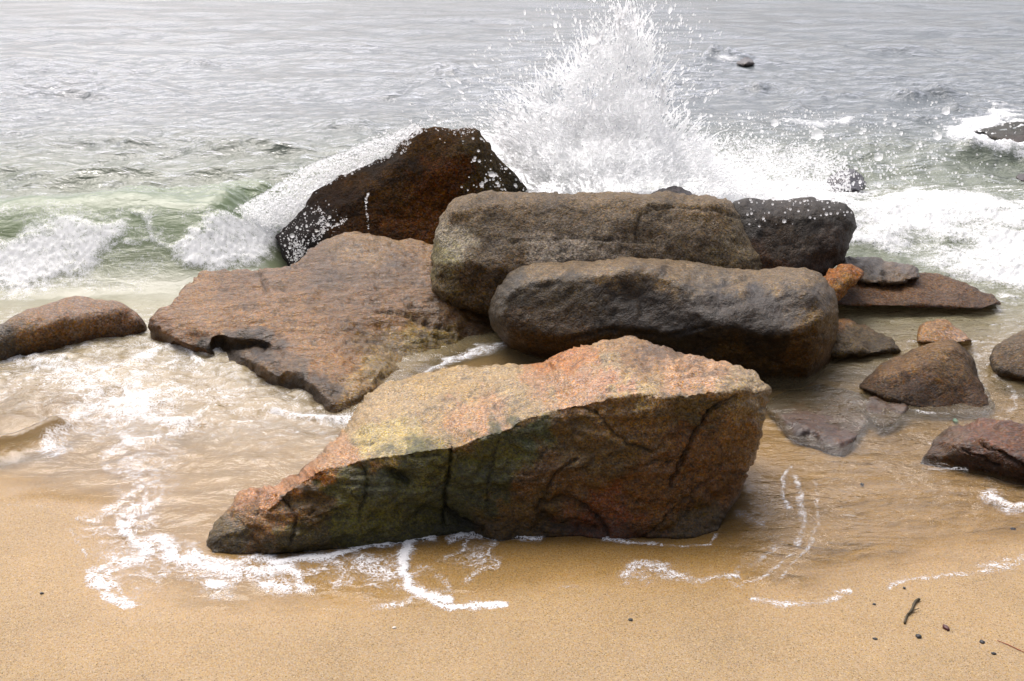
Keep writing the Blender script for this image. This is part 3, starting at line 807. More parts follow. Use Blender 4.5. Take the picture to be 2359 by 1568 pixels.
rock('banded_rock', [(468, 1300, 2.95), (470, 1262, 2.96), (480, 1220, 3.0), (515, 1165, 3.08), (553, 1130, 3.15), (600, 1117, 3.2), (650, 1113, 3.25), (690, 1086, 3.35), (730, 1050, 3.45), (770, 1005, 3.62), (815, 945, 3.85), (865, 893, 4.05),
               (950, 857, 4.15), (1010, 846, 4.18), (1100, 838, 4.17), (1200, 836, 4.08), (1245, 829, 4.02), (1290, 807, 3.95), (1340, 794, 3.9), (1392, 783, 3.87), (1450, 780, 3.85), (1520, 789, 3.8), (1548, 801, 3.75), (1640, 822, 3.68), (1700, 837, 3.6),
               (1737, 842, 3.55), (1754, 866, 3.45), (1771, 890, 3.35), (1772, 930, 3.3), (1760, 965, 3.28), (1750, 1005, 3.25), (1736, 1060, 3.22), (1716, 1110, 3.2), (1690, 1160, 3.17), (1666, 1200, 3.12), (1645, 1262, 3.06),
               (1600, 1272, 3.03), (1500, 1268, 3.03), (1420, 1262, 3.03), (1350, 1258, 3.04), (1250, 1256, 3.03), (1150, 1256, 3.03), (1080, 1250, 3.05), (1030, 1246, 3.06), (990, 1254, 3.04), (950, 1266, 3.02), (880, 1275, 2.99), (820, 1282, 2.97),
               (740, 1298, 2.95), (680, 1306, 2.93), (600, 1312, 2.92), (520, 1316, 2.92)],
     'large banded rock with pale peach top and green to orange front, on the sand', MR_FRONT,
     ridges=[F_ridge], pts=[(1000, 930, 3.62), (850, 1000, 3.3), (1200, 890, 3.55), (1450, 840, 3.5), (1600, 860, 3.42), (1050, 1130, 3.03), (800, 1160, 2.98), (1300, 1080, 3.04), (1500, 1080, 3.04), (1650, 1050, 3.12), (1300, 1190, 3.06), (1550, 1190, 3.05), (950, 1150, 3.02), (650, 1220, 2.93)],
     L=5.0, edge=(16, 0.04), thick=0.55, sm=2, disp=((2.0, 0.020, 3), (7, 0.017, 4), (20, 0.008, 4), (55, 0.0035, 3)), seed=11, crag=0.012, aniso=(0.8, 1.2, 1.3), rough_edge=3,
     cracks=[([(1700, 915), (1640, 950), (1600, 1010), (1575, 1060), (1545, 1120)], 4, 0.034), ([(1045, 1015), (1035, 1080), (1025, 1150), (1022, 1220)], 3.5, 0.030), ([(1250, 1165), (1320, 1155), (1380, 1200), (1400, 1240)], 5, 0.018),
             ([(600, 1120), (575, 1180), (570, 1200)], 4, 0.015), ([(905, 1085), (935, 1110)], 7, 0.02), ([(1240, 1060), (1265, 1030)], 3, 0.008), ([(1440, 1010), (1500, 1003), (1520, 1008)], 2.5, 0.006), ([(1600, 1100), (1590, 1180)], 3, 0.006),
             ([(830, 1060), (845, 1120), (825, 1200)], 2.5, 0.010), ([(1150, 1010), (1130, 1080), (1120, 1180)], 2.5, 0.008), ([(1240, 1180), (1290, 1090), (1330, 1060)], 3, 0.014), ([(1480, 1240), (1560, 1170), (1640, 1100)], 3, 0.012), ([(1310, 930), (1370, 950), (1430, 1010), (1500, 1040)], 3, 0.012), ([(640, 1140), (680, 1190), (670, 1250)], 3, 0.012), ([(1030, 1185), (1060, 1215), (1100, 1225)], 10, 0.03), ([(1560, 855), (1650, 845), (1735, 850)], 4, 0.014), ([(1500, 880), (1620, 870), (1700, 865)], 3, 0.008), ([(1250, 1190), (1300, 1215), (1380, 1225)], 14, 0.018), ([(1120, 860), (1060, 930), (1000, 960)], 2.5, 0.004), ([(1160, 965), (1100, 1010)], 4, 0.012)],
     cols=[(830, 960, tan), (950, 920, tan), (1000, 870, (0.42, 0.32, 0.2)), (1150, 870, tan), (1100, 960, peach), (1250, 880, peach), (1300, 830, (0.4, 0.2, 0.1)), (1400, 850, tan), (1400, 880, pink), (1550, 850, peach), (1650, 860, peach), (1720, 880, tan), (760, 1030, peach), (700, 1080, (0.42, 0.22, 0.12)),
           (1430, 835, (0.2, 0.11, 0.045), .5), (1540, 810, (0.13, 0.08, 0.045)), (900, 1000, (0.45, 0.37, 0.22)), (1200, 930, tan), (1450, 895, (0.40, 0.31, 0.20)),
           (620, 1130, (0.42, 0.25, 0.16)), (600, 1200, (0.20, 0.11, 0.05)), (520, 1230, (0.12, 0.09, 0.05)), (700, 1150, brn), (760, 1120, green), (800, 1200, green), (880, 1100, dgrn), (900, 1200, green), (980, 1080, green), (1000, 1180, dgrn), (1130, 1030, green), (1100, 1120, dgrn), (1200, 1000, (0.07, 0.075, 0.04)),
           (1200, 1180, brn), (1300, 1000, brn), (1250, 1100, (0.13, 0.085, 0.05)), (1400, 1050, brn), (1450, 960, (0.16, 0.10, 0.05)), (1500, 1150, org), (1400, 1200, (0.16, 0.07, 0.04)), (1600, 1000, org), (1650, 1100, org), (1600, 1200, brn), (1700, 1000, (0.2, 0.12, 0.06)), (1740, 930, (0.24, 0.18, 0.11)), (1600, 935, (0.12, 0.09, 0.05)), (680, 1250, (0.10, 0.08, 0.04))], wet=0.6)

# 2 ---- smooth dark boulder lying behind it
gtop, gdk, gbr = (0.17, 0.130, 0.088), (0.020, 0.016, 0.012), (0.017, 0.011, 0.006)  # lit top and shaded front put into the boulder's colours
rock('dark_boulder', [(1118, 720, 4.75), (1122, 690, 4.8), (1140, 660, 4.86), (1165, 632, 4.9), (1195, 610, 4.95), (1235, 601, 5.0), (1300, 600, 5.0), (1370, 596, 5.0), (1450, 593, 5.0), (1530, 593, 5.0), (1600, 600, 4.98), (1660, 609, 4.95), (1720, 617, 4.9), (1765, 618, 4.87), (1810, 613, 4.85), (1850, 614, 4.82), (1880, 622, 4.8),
               (1905, 645, 4.75), (1925, 675, 4.7), (1937, 710, 4.65), (1935, 750, 4.6), (1925, 790, 4.57), (1913, 830, 4.53), (1890, 870, 4.50), (1860, 895, 4.46), (1830, 908, 4.44), (1770, 915, 4.45), (1700, 905, 4.50), (1600, 880, 4.56), (1500, 860, 4.62), (1400, 850, 4.66), (1300, 840, 4.65),
               (1245, 830, 4.68), (1200, 812, 4.7), (1160, 785, 4.7), (1130, 755, 4.72)],
     'long smooth dark boulder with a knob at its right end, behind the banded rock', MR_DARK,
     ridges=[[(1170, 668, 4.72), (1205, 640, 4.76), (1260, 632, 4.78), (1330, 628, 4.76), (1400, 620, 4.74), (1470, 612, 4.74), (1520, 622, 4.70), (1570, 648, 4.62), (1620, 664, 4.57), (1680, 672, 4.56), (1730, 668, 4.57), (1780, 655, 4.56), (1840, 655, 4.50), (1885, 680, 4.44)],
             [(1150, 740, 4.66), (1230, 770, 4.60), (1300, 785, 4.57), (1380, 765, 4.56), (1450, 756, 4.55), (1520, 770, 4.51), (1590, 768, 4.46), (1640, 748, 4.41), (1700, 757, 4.37), (1760, 768, 4.33), (1830, 766, 4.31), (1885, 740, 4.33), (1910, 720, 4.42)],
             [(1885, 680, 4.47), (1893, 710, 4.41), (1885, 740, 4.33), (1880, 800, 4.34), (1862, 860, 4.40)]],
     pts=[(1250, 700, 4.68), (1320, 690, 4.67), (1400, 690, 4.66), (1480, 690, 4.65), (1540, 700, 4.59), (1600, 705, 4.51), (1680, 712, 4.46), (1760, 712, 4.45), (1830, 712, 4.41), (1400, 810, 4.62), (1500, 815, 4.57), (1620, 815, 4.49), (1750, 820, 4.40), (1700, 870, 4.50), (1820, 860, 4.44), (1250, 810, 4.66)],
     L=6.0, edge=(30, 0.12), thick=0.6, sm=7, disp=((1.8, 0.018, 2), (6, 0.014, 4), (16, 0.007, 4), (44, 0.003, 3)), seed=23, crag=0.006, rough_edge=3,
     cracks=[([(1300, 785), (1400, 762), (1500, 772), (1560, 768), (1640, 745)], 4, 0.012), ([(1590, 640), (1640, 655), (1720, 640)], 5, 0.010), ([(1420, 650), (1415, 740)], 2.5, 0.003), ([(1480, 640), (1478, 740)], 2.5, 0.003), ([(1350, 660), (1345, 740)], 2.5, 0.003), ([(1560, 770), (1700, 790), (1900, 770)], 3, 0.006), ([(1210, 640), (1240, 655), (1300, 650)], 4, 0.006)],
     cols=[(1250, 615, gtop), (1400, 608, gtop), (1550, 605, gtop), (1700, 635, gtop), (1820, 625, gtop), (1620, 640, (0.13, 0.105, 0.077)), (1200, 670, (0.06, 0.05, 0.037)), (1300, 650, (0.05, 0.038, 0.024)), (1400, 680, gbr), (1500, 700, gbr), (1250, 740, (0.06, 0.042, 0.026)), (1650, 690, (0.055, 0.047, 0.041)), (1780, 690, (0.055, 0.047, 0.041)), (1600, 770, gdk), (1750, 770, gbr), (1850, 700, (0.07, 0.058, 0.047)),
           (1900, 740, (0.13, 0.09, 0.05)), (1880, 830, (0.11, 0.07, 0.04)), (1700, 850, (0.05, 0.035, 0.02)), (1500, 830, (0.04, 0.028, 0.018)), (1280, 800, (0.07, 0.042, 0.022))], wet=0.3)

# 3 ---- grey granite boulder
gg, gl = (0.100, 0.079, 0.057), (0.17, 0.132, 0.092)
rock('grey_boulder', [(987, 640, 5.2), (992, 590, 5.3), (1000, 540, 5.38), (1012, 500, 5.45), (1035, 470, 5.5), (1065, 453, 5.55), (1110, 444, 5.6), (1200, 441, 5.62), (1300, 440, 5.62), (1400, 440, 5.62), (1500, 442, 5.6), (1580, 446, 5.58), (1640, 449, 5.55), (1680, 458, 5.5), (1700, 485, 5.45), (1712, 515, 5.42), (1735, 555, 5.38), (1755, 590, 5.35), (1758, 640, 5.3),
               (1750, 720, 5.2), (1600, 780, 5.1), (1300, 780, 5.0), (1180, 750, 5.05), (1110, 724, 5.05), (1060, 716, 5.06), (1020, 700, 5.09), (997, 672, 5.1)],
     'long grey speckled granite boulder, topmost of the pile, behind the dark boulder', MR_SPECK,
     ridges=[[(1020, 605, 5.14), (1060, 598, 5.10), (1150, 615, 5.10), (1220, 610, 5.13), (1320, 600, 5.16), (1480, 600, 5.16), (1740, 600, 5.25)], [(1060, 480, 5.38), (1140, 462, 5.44), (1300, 458, 5.46), (1500, 455, 5.46), (1640, 462, 5.44)]],
     pts=[(1100, 540, 5.26), (1300, 530, 5.29), (1500, 530, 5.30), (1620, 520, 5.32), (1060, 660, 5.08), (1200, 680, 5.08), (1680, 560, 5.28), (1450, 520, 5.28)],
     L=6.0, edge=(24, 0.09), thick=0.75, sm=6, disp=((1.8, 0.022, 2), (6, 0.018, 4), (16, 0.009, 4), (44, 0.004, 3)), seed=31, crag=0.006, rough_edge=4,
     cracks=[([(1170, 555), (1300, 548), (1400, 552), (1470, 558), (1540, 560)], 2.5, 0.010), ([(1560, 465), (1500, 485), (1468, 510), (1466, 555)], 3.5, 0.016), ([(1540, 470), (1640, 480), (1700, 500)], 4, 0.012), ([(1060, 480), (1130, 455), (1200, 448)], 3, 0.010), ([(1200, 510), (1270, 480)], 3, 0.006), ([(1290, 590), (1290, 560)], 3, 0.006), ([(1270, 590), (1310, 575)], 3, 0.006)],
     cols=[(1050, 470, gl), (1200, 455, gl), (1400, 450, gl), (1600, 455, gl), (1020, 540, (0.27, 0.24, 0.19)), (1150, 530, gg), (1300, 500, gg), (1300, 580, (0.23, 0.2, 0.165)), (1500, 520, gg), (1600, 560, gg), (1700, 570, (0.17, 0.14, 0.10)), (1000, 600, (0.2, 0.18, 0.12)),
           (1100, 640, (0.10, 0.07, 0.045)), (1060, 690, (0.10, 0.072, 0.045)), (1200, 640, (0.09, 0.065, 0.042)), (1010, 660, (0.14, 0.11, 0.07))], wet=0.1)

# 4 ---- dark peaked rock with the wave breaking over it
dk4, rd4 = (0.028, 0.016, 0.009), (0.080, 0.030, 0.010)
rock('peaked_rock', [(624, 541, 6.35), (660, 512, 6.45), (690, 480, 6.5), (715, 443, 6.55), (760, 417, 6.6), (830, 382, 6.65), (888, 362, 6.68), (925, 328, 6.7), (955, 301, 6.72), (1000, 294, 6.72), (1058, 298, 6.7), (1085, 290, 6.68), (1102, 293, 6.65), (1122, 322, 6.72), (1150, 365, 6.78), (1180, 394, 6.82), (1206, 416, 6.85), (1218, 445, 6.85), (1240, 520, 6.7),
               (1200, 600, 6.3), (1080, 600, 6.15), (990, 580, 6.1), (900, 570, 6.08), (830, 555, 6.12), (770, 560, 6.1), (720, 590, 6.0), (690, 620, 5.9), (662, 622, 5.92), (650, 590, 6.05), (640, 562, 6.2)],
     'tall dark brown peaked rock with steep front face, wave foam streaming over its left shoulder', MR_PEAK,
     ridges=[[(1102, 293, 6.65), (1106, 340, 6.52), (1110, 390, 6.45), (1116, 445, 6.38), (1118, 520, 6.3), (1110, 575, 6.2)], [(955, 301, 6.72), (930, 360, 6.5), (860, 430, 6.38), (780, 480, 6.28), (700, 540, 6.1), (665, 580, 6.0)]],
     pts=[(1000, 400, 6.42), (1000, 480, 6.32), (900, 500, 6.25), (800, 520, 6.2), (1050, 350, 6.5)],
     L=7.5, edge=(14, 0.05), thick=0.8, sm=4, disp=((2.2, 0.03, 3), (8, 0.010, 4), (26, 0.009, 4)), seed=41, crag=0.004, rough_edge=5,
     cols=[(1000, 330, (0.060, 0.033, 0.014)), (1000, 420, rd4), (950, 500, (0.09, 0.04, 0.018)), (1050, 400, (0.08, 0.036, 0.018)), (880, 440, (0.065, 0.038, 0.02)), (800, 470, dk4), (720, 520, (0.022, 0.018, 0.016)), (680, 560, (0.02, 0.017, 0.016)), (900, 380, (0.035, 0.025, 0.018)), (1150, 420, (0.09, 0.07, 0.045)), (1130, 360, (0.08, 0.06, 0.038)), (1190, 430, (0.07, 0.06, 0.045)), (850, 530, (0.05, 0.025, 0.012))], wet=0.0)

# 5 ---- black rock behind the grey boulder
rock('black_rock', [(1640, 520, 5.75), (1690, 462, 5.8), (1706, 456, 5.82), (1760, 458, 5.82), (1850, 461, 5.8), (1905, 464, 5.78), (1942, 467, 5.76), (1966, 486, 5.72), (1977, 515, 5.68), (1968, 550, 5.62), (1955, 580, 5.56), (1932, 604, 5.52), (1912, 632, 5.44), (1860, 660, 5.36), (1760, 665, 5.36), (1680, 650, 5.45)],
     'blocky charcoal rock with undercut right edge, at the right behind the grey boulder', MR_DARK,
     ridges=[[(1706, 456, 5.82), (1730, 490, 5.62), (1850, 490, 5.6), (1940, 495, 5.6), (1960, 520, 5.58)], [(1720, 590, 5.44), (1850, 590, 5.42), (1930, 570, 5.46)]],
     L=7.0, edge=(16, 0.07), thick=0.55, sm=5, disp=((2.5, 0.02, 3), (9, 0.014, 5), (30, 0.009, 4)), seed=53, crag=0.006, rough_edge=5, aniso=(1, 1, 1.4),
     cols=[(1800, 480, (0.062, 0.053, 0.045)), (1900, 500, (0.055, 0.048, 0.041)), (1800, 560, (0.065, 0.05, 0.038)), (1900, 580, (0.07, 0.055, 0.045)), (1740, 600, (0.10, 0.06, 0.04)), (1720, 500, (0.05, 0.045, 0.04))], wet=0.1)

# 6 ---- broad flat slab
ps, pb, pd = (0.245, 0.145, 0.075), (0.17, 0.094, 0.042), (0.11, 0.064, 0.031)
rock('flat_slab', [(338, 746, .06), (352, 718, .10), (400, 690, .13), (430, 650, .15), (468, 622, .17), (520, 616, .19), (580, 619, .20), (640, 611, .21), (690, 600, .22), (720, 566, .25), (770, 541, .28), (812, 529, .29), (880, 540, .28), (950, 552, .27), (1010, 566, .25), (1150, 600, .22), (1260, 680, .1), (1250, 740, .02),
             (1170, 775, -.03), (1100, 800, -.035), (1020, 825, -.04), (960, 850, -.04), (915, 885, -.035), (885, 920, -.03), (830, 958, -.03), (775, 968, -.03), (752, 962, -.03), (725, 938, -.02), (690, 915, -.02), (650, 903, -.02), (610, 882, -.02), (560, 860, -.02), (530, 845, -.02), (505, 828, -.02), (460, 822, -.03), (420, 812, -.03), (380, 802, -.03), (345, 790, -.03)],
     'broad flat pinkish slab with stepped dark ledges, awash left of the boulders', MR_SLAB,
     ridges=[[(338, 746, .06), (352, 748, .075), (375, 760, .075), (400, 780, .06), (440, 800, .03), (480, 808, .025), (497, 770, .085), (530, 778, .09), (570, 780, .09), (600, 787, .09), (650, 800, .09)], [(502, 788, .02), (530, 800, .015), (560, 802, .02), (600, 797, .03), (645, 803, .07)],
             [(530, 835, .0), (545, 815, .05), (580, 803, .065), (620, 803, .08), (650, 800, .09)], [(545, 815, .05), (590, 835, .06), (625, 862, .055), (645, 872, .05), (655, 848, .085), (680, 852, .085), (700, 872, .08), (740, 905, .065), (765, 930, .045), (768, 945, .02)], [(635, 880, .02), (648, 876, .03), (690, 892, .02), (735, 932, .01)]],
     pts=[(600, 700, .16), (500, 690, .14), (750, 650, .19), (900, 620, .22), (900, 700, .15), (750, 760, .11), (1050, 700, .13), (800, 850, .07), (830, 900, .05), (880, 850, .035), (960, 790, .035), (1050, 755, .05), (1000, 640, .2), (420, 740, .11), (900, 800, .03)],
     L=6.0, edge=(5, 0.01), thick=0.35, sm=2, disp=((1.6, 0.016, 3), (6, 0.014, 4), (22, 0.008, 4)), seed=61, crag=0.012, rough_edge=5, aniso=(0.8, 1.4, 1),
     cracks=[([(580, 625), (605, 640), (612, 665)], 4, 0.02), ([(560, 625), (640, 622), (690, 605)], 3, 0.012), ([(870, 715), (950, 725), (1000, 745), (1040, 755)], 4, 0.022), ([(980, 690), (1030, 680)], 3, 0.012), ([(900, 560), (960, 590)], 3, 0.015), ([(760, 580), (800, 560)], 3, 0.012), ([(800, 690), (900, 720)], 3, 0.010)],
     cols=[(450, 660, ps), (550, 650, pb), (600, 720, ps), (480, 730, ps), (750, 640, pd), (850, 560, (0.22, 0.15, 0.09)), (900, 620, pd), (960, 580, (0.24, 0.15, 0.08)), (800, 720, pb), (950, 700, pb), (700, 760, ps), (760, 840, ps), (830, 890, (0.36, 0.26, 0.16)), (900, 850, (0.36, 0.27, 0.16)), (1050, 720, pd), (380, 785, (0.16, 0.085, 0.04)), (430, 790, (0.24, 0.14, 0.08)), (520, 800, (0.06, 0.04, 0.022)), (590, 850, (0.16, 0.105, 0.06)), (600, 795, (0.06, 0.04, 0.025)), (660, 885, (0.06, 0.04, 0.022)), (720, 915, (0.085, 0.055, 0.03)), (640, 630, pb), (1000, 780, (0.3, 0.22, 0.1))], wet=0.35)  # darkest tones paint the shade in the ledge recesses

# 7 ---- low rock at the left edge
rock('low_rock', [(-200, 900, -.03), (-120, 800, .06), (-60, 770, .10), (0, 746, .13), (50, 722, .15), (110, 696, .165), (165, 683, .17), (220, 684, .165), (270, 689, .15), (300, 705, .12), (330, 738, .06), (348, 768, -.02), (260, 785, -.03), (160, 803, -.03), (60, 823, -.03), (-30, 850, -.03), (-120, 890, -.03)],
     'low brown hump of rock at the left edge below the breaking wave', MR_SPECK, pts=[(150, 735, .13), (60, 770, .09), (230, 730, .11), (0, 790, .07), (-60, 810, .06)],
     L=7.0, edge=(14, 0.05), thick=0.45, sm=8, disp=((2.2, 0.03, 3), (8, 0.016, 4), (30, 0.005, 3)), seed=71,
     cols=[(100, 730, (0.19, 0.115, 0.068)), (200, 720, (0.2, 0.13, 0.085)), (50, 770, (0.17, 0.10, 0.05)), (250, 740, (0.22, 0.145, 0.10)), (0, 790, (0.08, 0.06, 0.04))], wet=0.6)

# 8.. ---- rocks on the right
rock('orange_stone', [(1880, 640, 5.2), (1905, 622, 5.28), (1930, 607, 5.36), (1955, 606, 5.36), (1975, 615, 5.32), (1992, 627, 5.25), (1985, 645, 5.2), (1965, 665, 5.15), (1945, 685, 5.1), (1920, 700, 5.05), (1880, 690, 5.1)],
     'small bright orange stone wedged between the dark boulder and the flat dark rock', MR_SPECK, ridges=[[(1900, 640, 5.15), (1925, 622, 5.22), (1960, 618, 5.24)], [(1960, 618, 5.24), (1955, 640, 5.14), (1930, 670, 5.08)]], L=5, edge=(8, 0.03), thick=0.25, sm=3, disp=((6, 0.014, 3), (20, 0.008, 3)), seed=81, crag=0.012, aniso=(1, 1, 2),
     cols=[(1920, 640, (0.36, 0.155, 0.06)), (1960, 650, (0.34, 0.19, 0.09)), (1970, 620, (0.36, 0.17, 0.08))], wet=0.2)
rock('flat_dark_rock', [(1930, 600, 5.7), (1960, 588, 5.8), (2000, 590, 5.82), (2040, 597, 5.8), (2080, 602, 5.76), (2110, 607, 5.7), (2122, 622, 5.62), (2120, 640, 5.55), (2095, 652, 5.5), (2060, 656, 5.48), (2000, 654, 5.48), (1940, 645, 5.5)],
     'flat dark grey layered stone lying on the reddish slab', MR_DARK, ridges=[[(1960, 605, 5.65), (2040, 615, 5.62), (2085, 625, 5.58)]], L=5, edge=(8, 0.04), thick=0.3, sm=3, disp=((4, 0.02, 3), (14, 0.012, 4)), seed=83, crag=0.015, aniso=(1, 1, 2),
     cols=[(1980, 605, (0.09, 0.075, 0.06)), (2050, 630, (0.17, 0.125, 0.085)), (2000, 640, (0.15, 0.11, 0.075)), (2110, 620, (0.13, 0.10, 0.08))], wet=0.5)
rock('reddish_slab', [(1780, 640, 5.45), (1860, 622, 5.65), (1930, 628, 5.65), (2000, 634, 5.65), (2080, 630, 5.75), (2130, 628, 5.8), (2180, 637, 5.78), (2230, 655, 5.7), (2275, 675, 5.6), (2310, 700, 5.4), (2250, 712, 5.3), (2150, 708, 5.3), (2050, 706, 5.3), (1960, 705, 5.28), (1880, 700, 5.28), (1790, 680, 5.3)],
     'low reddish brown slab sloping into foam at the right of the pile', MR_SPECK, pts=[(2100, 665, 5.5), (2200, 680, 5.45)], L=6, edge=(8, 0.02), thick=0.3, sm=5, disp=((3, 0.018, 3), (10, 0.014, 4), (30, 0.005, 2)), seed=85, rough_edge=3,
     cols=[(2050, 680, (0.2, 0.125, 0.08)), (2150, 650, (0.185, 0.118, 0.076)), (2240, 680, (0.19, 0.125, 0.085)), (1980, 680, (0.16, 0.10, 0.065))], wet=0.2)
rock('mossy_stone', [(1880, 740, 4.92), (1915, 728, 5.0), (1950, 733, 5.02), (1990, 745, 4.98), (2030, 765, 4.9), (2065, 790, 4.78), (2075, 808, 4.68), (2000, 818, 4.63), (1930, 822, 4.6), (1880, 820, 4.6)],
     'rough olive brown stone half sunk in shallow water right of the dark boulder', MR_DARK, pts=[(1950, 770, 4.8)], L=6, edge=(12, 0.05), thick=0.3, sm=5, disp=((4, 0.025, 3), (12, 0.016, 4), (35, 0.005, 2)), seed=87, crag=0.012,
     cols=[(1940, 740, (0.24, 0.15, 0.09)), (1960, 780, (0.13, 0.095, 0.055)), (2040, 795, (0.14, 0.105, 0.065))], wet=0.15)
rock('pinkish_stone', [(2110, 790, 4.75), (2116, 765, 4.86), (2130, 742, 4.98), (2155, 729, 5.05), (2180, 733, 5.03), (2200, 750, 4.95), (2225, 768, 4.85), (2245, 785, 4.75), (2180, 795, 4.70)],
     'small pinkish tan stone poking out of the shallows in front of the reddish slab', MR_SPECK, ridges=[[(2155, 729, 5.05), (2150, 760, 4.85), (2160, 790, 4.72)]], L=5, edge=(8, 0.03), thick=0.25, sm=3, disp=((5, 0.02, 3), (18, 0.008, 3)), seed=89,
     cols=[(2140, 760, (0.34, 0.20, 0.10)), (2190, 755, (0.42, 0.30, 0.22))], wet=0.5)
rock('wedge_rock', [(1975, 895, 4.25), (1978, 882, 4.3), (2000, 860, 4.4), (2030, 835, 4.52), (2075, 820, 4.6), (2110, 802, 4.68), (2150, 785, 4.75), (2185, 780, 4.76), (2210, 790, 4.72), (2230, 812, 4.64), (2245, 840, 4.55), (2255, 870, 4.42), (2272, 900, 4.3), (2292, 938, 4.15), (2270, 958, 4.1), (2200, 965, 4.08), (2120, 952, 4.1), (2050, 928, 4.14), (2000, 908, 4.2)],
     'wedge shaped brown rock with sloping top and shaded front, standing in shallow water', MR_SPECK,
     ridges=[[(1978, 882, 4.3), (2020, 868, 4.28), (2070, 852, 4.30), (2120, 825, 4.38), (2160, 805, 4.46), (2200, 800, 4.50), (2215, 820, 4.46), (2240, 870, 4.3), (2268, 930, 4.12)]], pts=[(2150, 870, 4.24), (2100, 900, 4.18)],
     L=5.5, edge=(12, 0.05), thick=0.4, sm=5, disp=((2.5, 0.02, 3), (8, 0.014, 4), (34, 0.004, 3)), seed=91,
     cols=[(2050, 840, (0.26, 0.175, 0.11)), (2150, 800, (0.25, 0.17, 0.105)), (2120, 880, (0.10, 0.06, 0.035)), (2200, 850, (0.12, 0.075, 0.04)), (2240, 900, (0.15, 0.085, 0.045)), (2020, 885, (0.13, 0.08, 0.045))], wet=0.15)
rock('edge_boulder', [(2280, 840, 4.5), (2285, 815, 4.6), (2310, 785, 4.72), (2358, 762, 4.82), (2420, 750, 4.88), (2500, 770, 4.8), (2540, 830, 4.6), (2500, 890, 4.35), (2400, 890, 4.3), (2340, 872, 4.35), (2300, 862, 4.4)],
     'grey brown rough boulder cut off by the right edge behind the wedge shaped rock', MR_SPECK, pts=[(2380, 820, 4.5)], L=6, edge=(18, 0.07), thick=0.4, sm=6, disp=((2.5, 0.025, 3), (8, 0.018, 4), (30, 0.006, 3)), seed=93,
     cols=[(2320, 800, (0.20, 0.155, 0.11)), (2350, 850, (0.15, 0.11, 0.075))], wet=0.15)
rock('sunken_slab', [(1760, 935, -.02), (1790, 905, -.03), (1880, 885, -.03), (1985, 905, -.03), (2015, 935, -.03), (2000, 965, -.02), (1975, 1003, .0), (1972, 1012, .0), (1955, 1030, -.01), (1945, 1053, -.03), (1925, 1052, -.03), (1890, 1036, -.03), (1845, 1022, -.03), (1808, 1004, -.03), (1790, 975, -.02)],
     'thin dark red brown slab lying awash between the big rocks and the wedge shaped rock', MR_SLAB, ridges=[[(1790, 950, .0), (1806, 962, .016), (1840, 975, .02), (1870, 985, .022), (1905, 1000, .02), (1935, 1016, .014), (1968, 1006, .006)]], pts=[(1880, 930, -.012), (1930, 960, -.004), (1830, 1005, .0), (1900, 1025, -.005)], L=5, edge=(5, 0.01), thick=0.12, sm=1, disp=((4, 0.010, 3), (14, 0.007, 4), (30, 0.003, 2)), seed=95, rough_edge=4,
     cols=[(1850, 960, (0.20, 0.12, 0.08)), (1900, 1020, (0.10, 0.045, 0.022)), (1830, 995, (0.10, 0.045, 0.022)), (1950, 980, (0.24, 0.15, 0.11)), (1830, 930, (0.09, 0.065, 0.04))], wet=0.95)
rock('sunken_stone', [(1985, 925, 4.16), (2020, 905, 4.24), (2070, 915, 4.2), (2095, 935, 4.1), (2085, 955, 4.02), (2040, 985, 3.92), (2025, 990, 3.9), (1995, 950, 4.04)],
     'smaller brown stone just under the water at the foot of the wedge shaped rock', MR_SLAB, L=5.5, edge=(6, 0.02), thick=0.1, sm=2, disp=((5, 0.010, 3), (16, 0.006, 4)), seed=97, rough_edge=4,
     cols=[(2040, 940, (0.17, 0.10, 0.055)), (2060, 960, (0.15, 0.085, 0.045))], wet=0.95)
rock('cracked_red_rock', [(2112, 1070, -.03), (2128, 1045, .01), (2150, 1010, .04), (2185, 980, .06), (2225, 978, .065), (2245, 962, .10), (2290, 962, .11), (2358, 972, .11), (2440, 985, .10), (2500, 1050, .05), (2480, 1150, -.04), (2358, 1128, -.04), (2280, 1106, -.04), (2200, 1090, -.04), (2150, 1082, -.04)],
     'cracked dark red rock at the lower right edge, its face split', MR_SLAB,
     ridges=[[(2245, 962, .10), (2228, 1000, .095), (2204, 1022, .075), (2235, 1048, .055), (2290, 1080, .02)], [(2204, 1022, .075), (2255, 1008, .10), (2300, 1032, .10), (2358, 1062, .085), (2440, 1090, .06)], [(2128, 1045, .01), (2180, 1050, .025), (2204, 1022, .075)]],
     L=5, edge=(6, 0.015), thick=0.3, sm=1, disp=((3, 0.012, 3), (10, 0.010, 4), (34, 0.004, 3)), seed=99, crag=0.01, rough_edge=3,
     cracks=[([(2258, 1012), (2310, 1045), (2360, 1080)], 4, 0.03), ([(2215, 1030), (2250, 1050), (2300, 1075)], 3, 0.015)],
     cols=[(2165, 1030, (0.20, 0.13, 0.09)), (2280, 985, (0.20, 0.105, 0.066)), (2340, 1010, (0.19, 0.098, 0.06)), (2250, 1050, (0.11, 0.058, 0.036)), (2330, 1080, (0.10, 0.055, 0.036))], wet=0.35)
